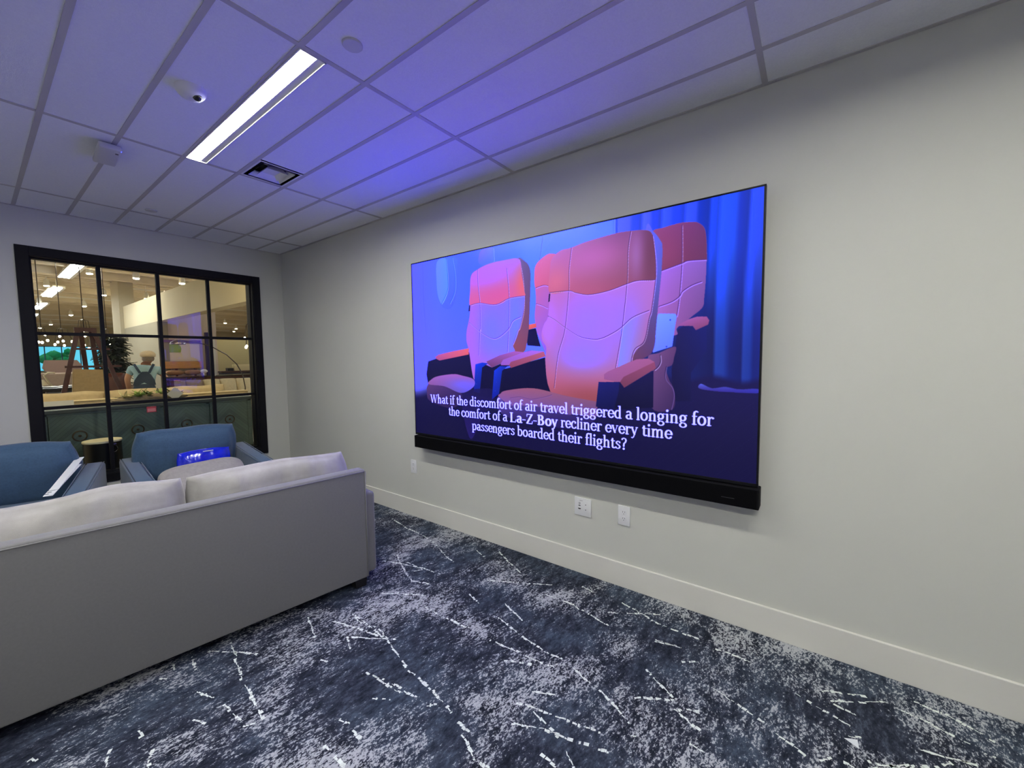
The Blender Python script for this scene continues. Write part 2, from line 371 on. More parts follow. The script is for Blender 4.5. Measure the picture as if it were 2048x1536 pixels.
# ------------------------------------------------------------------ ceiling devices
for (x, y), lab in (((1.04, 1.589), 'round flush white cover plate in the ceiling tile beside the lit fixture'), ((1.031, 4.662), 'small round flush white cover plate in the ceiling near the window wall')):
    bm = NB(); lathe(bm, [(0.002, -0.006), (0.038, -0.006), (0.041, -0.003), (0.041, 0.004)], 40)
    tag(obj('sprinkler_cover', bm, mat('cover_white', (205, 205, 205), 0.6), None, True, 40, loc=(x, y, ZC)), lab, 'sprinkler cover', 'flush sprinkler covers')
t = thing('dome_camera', 'white rounded dome security camera on the ceiling left of the lit fixture', 'camera', (0.722, 2.456, ZC))
bm = NB(); lathe(bm, [(0.062, 0.002), (0.062, -0.010), (0.057, -0.022), (0.044, -0.036), (0.028, -0.043), (0.003, -0.045)], 40); obj('dome_housing', bm, M_white, t, True, 50)
bm = NB(); ball(bm, (0.018, -0.022, -0.034), 0.020, sub=3); obj('camera_lens', bm, mat('lens_dark', (28, 28, 34), 0.08), t, True)
t = thing('wireless_access_point', 'white square wireless access point with blue light under the ceiling', 'access point', (0.592, 3.545, ZC), math.radians(-3))
bm = NB(); bx(bm, -0.052, 0.052, -0.15, 0.15, -0.045, -0.012, 0.010, 3); bx(bm, -0.03, 0.03, -0.06, 0.06, -0.014, 0.0); obj('casing', bm, mat('ap_white', (196, 196, 200), 0.5), t, True, 35)
bm = NB(); bx(bm, 0.026, 0.040, -0.098, -0.082, -0.0465, -0.044); obj('maker_mark', bm, mat('mark_grey', (60, 60, 64), 0.5), t)
bm = NB(); ball(bm, (0.046, -0.140, -0.040), 0.0042, sub=2); obj('status_light', bm, glow('led_blue', (0.05, 0.08, 1.0), 14), t)
# vent
vx0, vx1, vy0, vy1 = col_x(3) + .012, col_x(2) - .012, YA + SY - .33, YA + SY - .012
t = thing('ceiling_vent', 'white square louvred air vent with dark openings in the ceiling', 'air vent', ((vx0 + vx1) / 2, (vy0 + vy1) / 2, ZC))
hx, hy = (vx1 - vx0) / 2, (vy1 - vy0) / 2
def ring(bm, ox, oy, ix, iy, z0, z1, t=0.002):
    """sloping square ring from outer (ox,oy,z0) to inner (ix,iy,z1)"""
    O = [(-ox, -oy, z0), (ox, -oy, z0), (ox, oy, z0), (-ox, oy, z0)]; I = [(-ix, -iy, z1), (ix, -iy, z1), (ix, iy, z1), (-ix, iy, z1)]
    for dz in (0, t):
        a = [bm.verts.new((p[0], p[1], p[2] + dz)) for p in O]; b = [bm.verts.new((p[0], p[1], p[2] + dz)) for p in I]
        for k in range(4): bm.faces.new((a[k], a[(k + 1) % 4], b[(k + 1) % 4], b[k]))
bm = NB(); ring(bm, hx, hy, hx - .012, hy - .012, -.001, -.001); ring(bm, hx - .012, hy - .012, hx - .012, hy - .012, -.001, 0.05); obj('vent_frame', bm, M_fix, t)
bm = NB(); ring(bm, hx - .035, hy - .035, hx - .062, hy - .062, -0.002, 0.028); obj('louvre', bm, M_fix, t)
bm = NB(); ring(bm, hx - .072, hy - .072, hx - .095, hy - .095, -0.004, 0.024); bx(bm, -(hx - .096), hx - .096, -(hy - .096), hy - .096, 0.020, 0.024); obj('louvre', bm, M_fix, t)
bm = NB(); bx(bm, -hx, hx, -hy, hy, 0.06, 0.064); obj('duct_back', bm, M_dark, t)

# ------------------------------------------------------------------ wall plates
def plate(y, z, w, h, label, cat, name):
    t = thing(name, label, cat, (XW, y, z))
    bm = NB(); bx(bm, -0.007, 0, -w / 2, w / 2, -h / 2, h / 2, 0.003, 2); obj('cover_plate', bm, M_white, t, True, 40)
    return t
def duplex(t):
    for s in (1, -1):
        bm = NB(); lathe(bm, [(0.001, -0.0095), (0.0145, -0.0095), (0.016, -0.008), (0.016, -0.006)], 24, (0, 0, s * 0.020), axis='x'); r = obj('receptacle', bm, M_white, t, True, 40)
        bm = NB()
        for dy in (-0.006, 0.006): bx(bm, -0.0102, -0.0092, dy - .0011, dy + .0011, s * .020 + .001, s * .020 + .009)
        bx(bm, -0.0102, -0.0092, -.002, .002, s * .020 - .009, s * .020 - .005)
        obj('socket_slots', bm, M_dark, r)
duplex(plate(2.945, 0.467, 0.078, 0.125, 'small white duplex power outlet on the wall below the left end of the screen', 'outlet', 'power_outlet'))
duplex(plate(0.937, 0.461, 0.078, 0.125, 'white duplex power outlet on the wall right of the square connector plate', 'outlet', 'power_outlet'))
t = plate(1.222, 0.456, 0.122, 0.122, 'square white wall plate with connector sockets and two screws below the screen', 'wall plate', 'connector_plate')
bm = NB(); prism(bm, [(0.012, -.011), (0.034, -.011), (0.030, -.018), (0.016, -.018)], 'x', -0.0085, -0.0065); bx(bm, -.0085, -.0065, .016, .030, .004, .009); obj('connector_socket', bm, M_dark, t)
bm = NB(); tube(bm, [(-.0075, .023 + .005 * math.cos(a), .022 + .005 * math.sin(a)) for a in [k * PI / 6 for k in range(12)]], 0.0013, 6, True); obj('round_jack', bm, M_dark, t)
for z in (.018, -.016):
    bm = NB(); lathe(bm, [(0.0003, -0.0085), (0.003, -0.0085), (0.003, -0.0065)], 12, (0, -.022, z), axis='x'); obj('screw', bm, M_dark, t)
bm = NB()
for k in range(6): bx(bm, -.0075, -.0069, .020 - k * .004, .0225 - k * .004, .040, .043)
obj('plate_lettering', bm, mat('print_grey', (120, 120, 120), 0.6), t)

# ================================================================== THE SCREEN
TVD = dict([('win1',[123,21,172,10,209,26,210,84,206,199,191,266,167,288,138,261,119,201,117,122]),('win1in',[124,21,162,13,168,74,169,180,161,226,140,256,124,202,120,122]),('win2',[302,18,327,6,351,11,355,44,352,91,299,78]),('l:wl1',[165,14,170,103,168,185,140,256]),('l:wl2',[191,15,202,111,199,197,177,258]),('l:wl3',[351,11,353,65,351,96]),('l:pan1',[58,16,58,233,68,423]),('l:pan2',[515,11,501,153,497,252]),('glow',[891,677,895,660,915,675,939,669,964,676,994,672,995,687,950,687,918,685]),('rs',[793,84,816,76,849,71,873,76,885,84,896,107,900,153,901,211,900,288,898,346,895,384,876,413,868,424,846,454,845,479,805,475,806,351,808,227,807,145]),('rsh',[793,84,816,76,849,71,873,76,885,84,896,107,900,153,901,211,900,218,866,212,853,218,813,235,808,227,807,145]),('l:rs1',[853,80,854,218,850,337,845,410]),('l:rs2',[808,368,834,355,850,337,856,320,873,302,892,292]),('l:rs3',[813,235,853,218,866,212,899,216]),('rarm',[852,439,868,424,885,416,903,418,908,432,906,447,883,465,877,449,848,446]),('rbox',[847,462,861,445,877,449,884,466,903,454,904,541,875,621,876,726,840,730,836,612]),('rlow',[786,558,808,546,843,523,841,563,837,592,825,605,831,647,842,690,840,759,795,760,795,613]),('l:rl1',[812,553,813,578,808,598,800,611]),('l:rl2',[825,598,823,642,837,676,841,710,836,760]),('tab',[803,415,807,395,842,400,845,410,842,448,837,522,796,544]),('bs',[563,121,538,93,515,103,493,132,488,175,491,251,492,301,488,372,496,454,496,446,513,508,526,548,549,548,550,214]),('bsh',[563,121,538,93,515,103,493,132,488,175,491,236,517,229,550,237]),('bsarm',[468,403,491,399,493,418,468,426]),('bsdark',[468,426,491,422,499,471,506,507,464,500,461,454]),('l:bs1',[492,236,517,229,537,240]),('l:bs2',[493,309,510,319,527,334]),('lbox',[72,574,96,564,243,508,260,543,267,659,185,656,110,665,70,714,62,648]),('lside',[434,90,460,108,473,139,476,197,470,400,468,429,462,490,451,531,408,530,416,498,435,426,444,242]),('ls',[266,130,292,103,334,86,393,82,440,92,448,166,456,244,454,321,441,408,432,431,416,493,422,525,408,551,328,618,285,664,267,659,252,520,243,467,244,415,255,353,259,311,257,271,261,209]),('lsh',[266,130,292,103,334,86,393,82,440,92,448,166,456,244,455,266,405,269,383,287,356,292,328,286,298,275,260,279,261,209]),('l:ls1',[292,103,293,187,299,276,299,411,297,414,292,544]),('l:ls2',[398,124,405,269,402,410,397,529]),('l:ls3',[264,280,298,275,356,292,405,269,454,266]),('l:ls4',[256,370,297,422,342,459,370,452,402,415,417,379,443,363]),('l:ls5',[440,92,452,193,454,321,441,408,432,431,416,493]),('larm',[104,550,120,536,187,518,252,505,251,538,125,569,112,561]),('mid2',[303,584,340,606,385,581,453,532,475,524,474,584,368,605,348,622,338,769,270,752]),('midarm2',[320,576,369,545,420,526,455,532,385,579,340,606,326,589]),('lblue',[277,590,303,581,326,585,303,607,292,742,268,735]),('lcush',[71,706,83,679,115,658,185,644,222,651,269,670,267,711,216,746,144,714]),('lcushf',[71,706,144,714,216,746,213,798,182,832,142,831,76,803,62,769]),('ped',[221,738,257,724,343,718,338,786,299,870,258,989,236,939,220,822]),('cside',[778,71,795,84,810,122,814,147,813,229,807,351,801,490,802,489,792,548,751,578,708,562,768,411]),('cs',[597,84,636,72,705,62,745,64,781,74,793,97,798,143,800,227,800,273,793,370,787,413,777,497,757,527,750,557,748,578,716,668,685,744,660,751,606,739,578,731,534,716,525,664,519,582,523,514,512,482,509,445,517,405,529,370,534,265,536,162,542,117,565,89]),('csh',[597,84,636,72,705,62,745,64,781,74,793,97,798,143,800,227,799,266,761,261,737,268,692,287,643,294,607,279,589,268,534,265,536,162,542,117,565,89]),('cpan',[723,441,750,403,787,380,785,413,777,497,750,557,748,578,716,607,723,506]),('l:cs1',[597,84,590,176,589,268,578,435,558,548,546,697]),('l:cs2',[745,64,739,135,737,268,727,434,723,485,711,605]),('l:cs3',[534,265,589,268,607,279,643,294,692,287,737,268,761,261,799,266]),('l:cs4',[529,370,550,391,576,424,617,468,653,483,675,481,700,464,723,441,750,403,787,380]),('l:cs5',[793,97,801,227,793,370,787,413,777,497,757,527,750,557,748,578]),('tag1',[532,271,536,269,534,305,530,307]),('tag0',[256,280,261,280,259,311,253,311]),('cbox',[392,611,519,558,523,664,535,718,480,706,407,721,363,755,338,766,348,622]),('cblue',[348,622,369,599,396,600,377,622,365,738,338,770]),('clarm',[373,584,381,567,446,534,475,525,516,531,521,553,408,608,402,595,373,595]),('clarmt',[373,584,381,567,446,534,475,525,516,531,408,578,402,595,373,595]),('ccush',[363,752,369,738,391,720,481,703,581,731,665,749,664,754,662,815,606,811,581,815,498,790,425,792,398,790]),('ccushf',[363,752,398,790,498,790,581,815,657,818,642,849,581,879,480,870,390,852,358,806]),('l:cc1',[403,757,437,748,473,756,515,742,539,729]),('l:cc2',[378,887,443,893,515,896,581,884]),('rabox',[669,665,720,662,732,685,798,613,798,759,740,772,662,770]),('rablue',[669,665,720,662,719,700,708,775,662,770]),('raarm',[683,632,692,621,727,594,760,570,786,567,800,580,803,605,739,677,732,685,722,662,683,652]),('raarmt',[683,632,692,621,727,594,760,570,786,567,800,580,730,641,722,662,683,652])])
def paint_screen(W=1600, H=900):
    img = np.zeros((H, W, 3), np.float32)
    X, Y = np.meshgrid((np.arange(W) + .5) / W, (np.arange(H) + .5) / H)
    def S(c): return np.array(c, np.float32) / 255.0
    def sm(a, b, t): t = np.clip((t - a) / (b - a), 0, 1); return t * t * (3 - 2 * t)
    # cabin wall
    stops = [(0, (97, 102, 248)), (.12, (88, 112, 246)), (.30, (72, 108, 244)), (.42, (70, 120, 242)), (.47, (84, 132, 246)), (.70, (92, 132, 250)), (.72, (70, 96, 240)), (1, (50, 80, 240))]
    us = [s[0] for s in stops]
    for k in range(3): img[..., k] = np.interp(X, us, [s[1][k] / 255 for s in stops])
    t = sm(.1, .6, Y)[..., None]; left = (X < .72)[..., None]
    img = np.where(left, img * (1 - .0 * t) + t * (S((108, 104, 240)) - img) * .45, img)
    # curtain
    edges = [.715, .746, .771, .790, .813, .833, .860, .883, .907, .925, .956, .976, 1.0]
    cols = [(92, 112, 250), (52, 84, 240), (84, 106, 246), (46, 78, 238), (62, 96, 246), (40, 76, 238), (58, 92, 248), (26, 60, 214), (36, 82, 240), (44, 94, 246), (32, 62, 214), (48, 88, 244)]
    cc = np.zeros_like(img); cm = [(edges[i] + edges[i + 1]) / 2 for i in range(12)]
    xe = [v + d for i in range(12) for v, d in ((edges[i], .0035), (edges[i + 1], -.0035))]
    for k in range(3): cc[..., k] = np.interp(X + 0.004 * np.sin(Y * 5), xe, [c[k] / 255 * q for c in cols for q in (1.04, .96)])
    low = [(.72, (40, 60, 190)), (.88, (30, 42, 150)), (.915, (28, 34, 130)), (.921, (44, 86, 236)), (.935, (40, 80, 230)), (.946, (28, 44, 170)), (.965, (26, 38, 150)), (.969, (44, 84, 236)), (.98, (38, 76, 224)), (.986, (28, 46, 176)), (1, (30, 48, 180))]
    cl = np.zeros_like(img)
    for k in range(3): cl[..., k] = np.interp(X, [s[0] for s in low], [s[1][k] / 255 for s in low])
    t = sm(.15, .5, Y)[..., None]; cc = cc * (1 - t) + cl * t
    cc = cc * (.90 - .2 * sm(.3, .6, Y)[..., None])
    img = np.where((X > .715)[..., None], cc, img)
    img[(X > .7085) & (X < .7145)] = S((58, 84, 214)); img[(X > .7075) & (X < .7085)] = S((120, 150, 255))
    # floor
    fl = S((24, 20, 84)) + (X * 0)[..., None]; fl = fl * (1 - .25 * sm(.6, 1, Y)[..., None])
    line = .60 + .13 * (1 - sm(0, .25, X)); f = sm(0, .07, Y - line)
    f = np.where(X > .72, sm(0, .03, Y - .625 - .01 * np.sin(X * 60)), f)[..., None]
    img = img * (1 - f) + fl * f
    st = (np.sin((X * 1.6 + Y) * 260) > .985) & (Y > .72); img[st & (((X * 31 + Y * 17) % 1) > .5)] += .03
    def blur(m):
        for _ in range(1):
            m = (np.roll(m, 1, 0) + m * 2 + np.roll(m, -1, 0)) / 4; m = (np.roll(m, 1, 1) + m * 2 + np.roll(m, -1, 1)) / 4
        return m
    def pts(name): a = TVD[name]; return [(a[i] / 1000, a[i + 1] / 1000) for i in range(0, len(a), 2)]
    def catmull(p, closed, n=6):
        o = []; N = len(p)
        for i in range(N if closed else N - 1):
            q = [p[(i + k - 1) % N] if closed else p[min(max(i + k - 1, 0), N - 1)] for k in range(4)]
            for j in range(n):
                t = j / n; o.append(tuple(.5 * (2 * q[1][c] + (q[2][c] - q[0][c]) * t + (2 * q[0][c] - 5 * q[1][c] + 4 * q[2][c] - q[3][c]) * t * t + (3 * q[1][c] - q[0][c] - 3 * q[2][c] + q[3][c]) * t ** 3) for c in (0, 1)))
        if not closed: o.append(p[-1])
        return o
    def mask(p):
        xs = [q[0] for q in p]; ys = [q[1] for q in p]
        x0, x1 = max(0, int(min(xs) * W) - 3), min(W, int(max(xs) * W) + 4); y0, y1 = max(0, int(min(ys) * H) - 3), min(H, int(max(ys) * H) + 4)
        if x1 <= x0 or y1 <= y0: return None
        gx, gy = X[y0:y1, x0:x1], Y[y0:y1, x0:x1]; m = np.zeros(gx.shape, bool); n = len(p)
        for i in range(n):
            (xa, ya), (xb, yb) = p[i], p[(i + 1) % n]
            if ya == yb: continue
            c = (ya > gy) != (yb > gy); m ^= c & (gx < (xb - xa) * (gy - ya) / (yb - ya) + xa)
        return blur(m.astype(np.float32)), (slice(y0, y1), slice(x0, x1)), (min(xs), max(xs), min(ys), max(ys))
    def fill(name, tl, tr, bl, br, smooth=True, blobs=(), a=1.0):
        p = pts(name); r = mask(catmull(p, True) if smooth else p)
        if r is None: return
        m, sl, (x0, x1, y0, y1) = r; gx = ((X[sl] - x0) / (x1 - x0))[..., None]; gy = ((Y[sl] - y0) / (y1 - y0))[..., None]
        gx = np.clip(gx, 0, 1); gy = np.clip(gy, 0, 1)
        c = (S(tl) * (1 - gx) + S(tr) * gx) * (1 - gy) + (S(bl) * (1 - gx) + S(br) * gx) * gy
        for (bx_, by_, rx, ry, col, k) in blobs:
            g_ = np.exp(-(((gx - bx_) / rx) ** 2 + ((gy - by_) / ry) ** 2)) * k; c = c * (1 - g_) + S(col) * g_
        mm = (m * a)[..., None]; img[sl] = img[sl] * (1 - mm) + c * mm
    def line_(name, dark=(70, 40, 120), light=(220, 180, 250), wd=1.4, k=.9):
        p = catmull(pts(name), False, 10)
        for dx, dy, col, kk in ((0, 0, dark, k), (2.4 / W, 2.6 / H, light, k * .5)):
            for i in range(len(p) - 1):
                (xa, ya), (xb, yb) = p[i], p[i + 1]; xa += dx; xb += dx; ya += dy; yb += dy
                x0, x1 = max(0, int(min(xa, xb) * W) - 4), min(W, int(max(xa, xb) * W) + 5); y0, y1 = max(0, int(min(ya, yb) * H) - 4), min(H, int(max(ya, yb) * H) + 5)
                if x1 <= x0 or y1 <= y0: continue
                gx, gy = X[y0:y1, x0:x1] * W, Y[y0:y1, x0:x1] * H; ax, ay, bx2, by2 = xa * W, ya * H, xb * W, yb * H
                L2 = (bx2 - ax) ** 2 + (by2 - ay) ** 2 + 1e-6; t = np.clip(((gx - ax) * (bx2 - ax) + (gy - ay) * (by2 - ay)) / L2, 0, 1)
                d = np.hypot(gx - ax - t * (bx2 - ax), gy - ay - t * (by2 - ay)); m = (np.clip(wd + .5 - d, 0, 1) * kk)[..., None]
                r_ = img[y0:y1, x0:x1]; img[y0:y1, x0:x1] = r_ * (1 - m) + np.minimum(S(col), 1) * m
    fill('win1', (86, 126, 250), (80, 120, 246), (84, 110, 240), (80, 100, 236)); fill('win1in', (108, 142, 252), (96, 150, 255), (104, 136, 250), (90, 140, 250))
    fill('win2', (140, 100, 230), (90, 120, 246), (84, 116, 244), (84, 116, 244), a=.7)
    for n in ('l:wl1', 'l:wl2', 'l:wl3'): line_(n, (30, 100, 226), (170, 196, 255), 1.3, .9)
    for n in ('l:pan1', 'l:pan2'): line_(n, (70, 80, 220), (110, 120, 250), k=.4)
    fill('glow', (96, 110, 236), (70, 70, 210), (60, 40, 150), (50, 50, 190), a=.85)
    # seat behind the centre one
    fill('bs', (226, 104, 176), (200, 100, 190), (150, 100, 220), (120, 90, 220)); fill('bsh', (222, 108, 196), (210, 104, 184), (228, 100, 158), (196, 92, 142))
    fill('bsdark', (22, 20, 84), (18, 16, 70), (22, 20, 84), (20, 18, 74), False); fill('bsarm', (250, 110, 120), (240, 96, 100), (226, 90, 110), (210, 84, 110), False)
    for n in ('l:bs1', 'l:bs2'): line_(n, (120, 60, 150), (220, 170, 250))
    # right rear seat
    fill('rbox', (26, 24, 96), (24, 30, 120), (16, 14, 62), (18, 18, 80), False)
    fill('rlow', (128, 84, 150), (96, 60, 120), (84, 56, 110), (56, 36, 90)); line_('l:rl1', (60, 40, 90), (190, 160, 230)); line_('l:rl2', (60, 40, 100), (130, 100, 180))
    fill('rs', (176, 110, 226), (150, 110, 232), (176, 104, 200), (110, 66, 130)); fill('rsh', (152, 74, 142), (110, 56, 122), (134, 58, 98), (108, 56, 100), blobs=[(.2, .6, .3, .4, (148, 66, 124), .6)])
    for n in ('l:rs1', 'l:rs2', 'l:rs3'): line_(n, (90, 50, 130), (206, 160, 250))
    fill('rarm', (170, 96, 190), (160, 84, 160), (140, 76, 150), (128, 64, 110), False)
    fill('tab', (122, 160, 250), (112, 150, 250), (108, 130, 246), (92, 118, 236), False)
    # left seat
    fill('lbox', (24, 22, 90), (20, 18, 80), (14, 12, 60), (16, 14, 64), False)
    fill('lside', (120, 96, 200), (96, 82, 150), (150, 76, 96), (130, 70, 110)); line_('l:ls5', (120, 70, 160), (240, 190, 250))
    fill('ls', (170, 110, 226), (110, 120, 240), (178, 100, 196), (160, 110, 210), blobs=[(.45, .55, .28, .22, (116, 122, 240), .8), (.85, .55, .12, .3, (104, 132, 246), .7), (.1, .6, .12, .4, (176, 108, 226), .7), (.6, .7, .3, .12, (118, 124, 240), .6)])
    fill('lsh', (196, 108, 232), (176, 112, 230), (226, 98, 170), (230, 100, 150), blobs=[(.5, .75, .4, .25, (222, 92, 174), .8), (.95, .6, .1, .35, (234, 104, 132), .9), (.35, .3, .4, .3, (184, 112, 236), .6)])
    for n in ('l:ls1', 'l:ls2', 'l:ls3', 'l:ls4'): line_(n, (96, 70, 180), (216, 170, 250))
    fill('tag0', (30, 24, 90), (60, 60, 150), (30, 24, 90), (40, 30, 100), False)
    fill('larm', (208, 96, 200), (240, 104, 130), (170, 78, 150), (226, 92, 110), False)
    fill('mid2', (18, 16, 76), (18, 16, 76), (12, 10, 56), (12, 10, 56), False); fill('midarm2', (150, 84, 196), (176, 96, 200), (110, 60, 120), (130, 74, 140), False)
    fill('lblue', (22, 60, 220), (18, 50, 200), (14, 30, 160), (12, 26, 140), False)
    fill('ped', (30, 22, 90), (26, 20, 84), (44, 30, 120), (34, 26, 104), a=.8)
    fill('lcushf', (96, 62, 130), (60, 44, 110), (50, 34, 92), (44, 30, 90)); fill('lcush', (160, 100, 200), (170, 96, 190), (134, 82, 150), (84, 90, 220), blobs=[(.75, .55, .3, .3, (110, 104, 226), .6)])
    # centre seat
    fill('cside', (116, 116, 236), (90, 100, 220), (120, 66, 96), (84, 52, 110), blobs=[(.8, .3, .3, .3, (96, 100, 216), .7)])
    fill('cs', (206, 110, 214), (176, 116, 226), (190, 96, 130), (190, 104, 150), blobs=[(.45, .5, .3, .2, (160, 118, 240), .9), (.06, .5, .12, .2, (190, 120, 230), .8), (.4, .72, .3, .12, (148, 124, 246), .8), (.5, .98, .5, .1, (150, 72, 84), .85), (.8, .55, .15, .2, (140, 122, 240), .5)])
    fill('csh', (196, 112, 216), (110, 66, 120), (206, 96, 146), (132, 66, 102), blobs=[(.45, .35, .3, .3, (196, 100, 196), .7), (.08, .75, .12, .3, (222, 110, 156), .8), (.3, .95, .3, .2, (184, 90, 142), .6), (.84, .4, .06, .4, (164, 104, 190), .8), (.97, .5, .08, .6, (110, 56, 96), .8)])
    fill('cpan', (120, 150, 248), (170, 110, 200), (120, 148, 246), (180, 100, 150), False, a=.75)
    for n in ('l:cs1', 'l:cs2', 'l:cs3', 'l:cs4', 'l:cs5'): line_(n, (84, 44, 120), (226, 176, 250), 1.2)
    fill('tag1', (24, 20, 80), (24, 20, 80), (24, 20, 80), (24, 20, 80), False)
    fill('cbox', (16, 14, 76), (14, 12, 64), (10, 8, 50), (12, 10, 56), False); fill('cblue', (24, 64, 226), (18, 44, 180), (14, 32, 170), (12, 24, 130), False)
    fill('clarm', (160, 84, 150), (190, 92, 140), (140, 66, 100), (160, 76, 110), False); fill('clarmt', (160, 100, 210), (176, 104, 216), (150, 90, 200), (180, 100, 180), False)
    fill('ccushf', (110, 84, 190), (66, 50, 130), (40, 30, 100), (34, 26, 92), a=.95); fill('ccush', (160, 90, 130), (150, 90, 120), (110, 84, 200), (100, 72, 140))
    line_('l:cc1', (100, 60, 130), (140, 100, 190), k=.5); line_('l:cc2', (14, 10, 50), (60, 48, 130), k=.6)
    fill('rabox', (20, 22, 96), (22, 18, 84), (10, 10, 52), (12, 10, 56), False); fill('rablue', (20, 28, 130), (20, 26, 116), (14, 18, 90), (14, 16, 80), False, a=.8)
    fill('raarm', (150, 80, 140), (150, 74, 120), (110, 54, 84), (120, 60, 96), False); fill('raarmt', (170, 96, 180), (164, 90, 150), (150, 84, 150), (156, 84, 130), False)
    for (u, v) in ((.832, .422), (.825, .522), (.285, .641), (.280, .693), (.356, .680), (.351, .725)):
        m = np.clip(3.2 - np.hypot((X - u) * W, (Y - v) * H), 0, 1)[..., None]; img[:] = img * (1 - m) + S((40, 60, 190)) * m
    # caption, drawn with a broad pen
    def arc(cx, cy, rx, ry, a0, a1, n=14): return [(cx + rx * math.cos(math.radians(a0 + (a1 - a0) * i / n)), cy + ry * math.sin(math.radians(a0 + (a1 - a0) * i / n))) for i in range(n + 1)]
    K, T = 1.0, 0.35
    def sf(x, y, a=.085): return ([(x - a, y), (x + a, y)], T)
    bowl = lambda cx, r=.20: (arc(cx, .24, r, .235, 0, 360, 24), K)
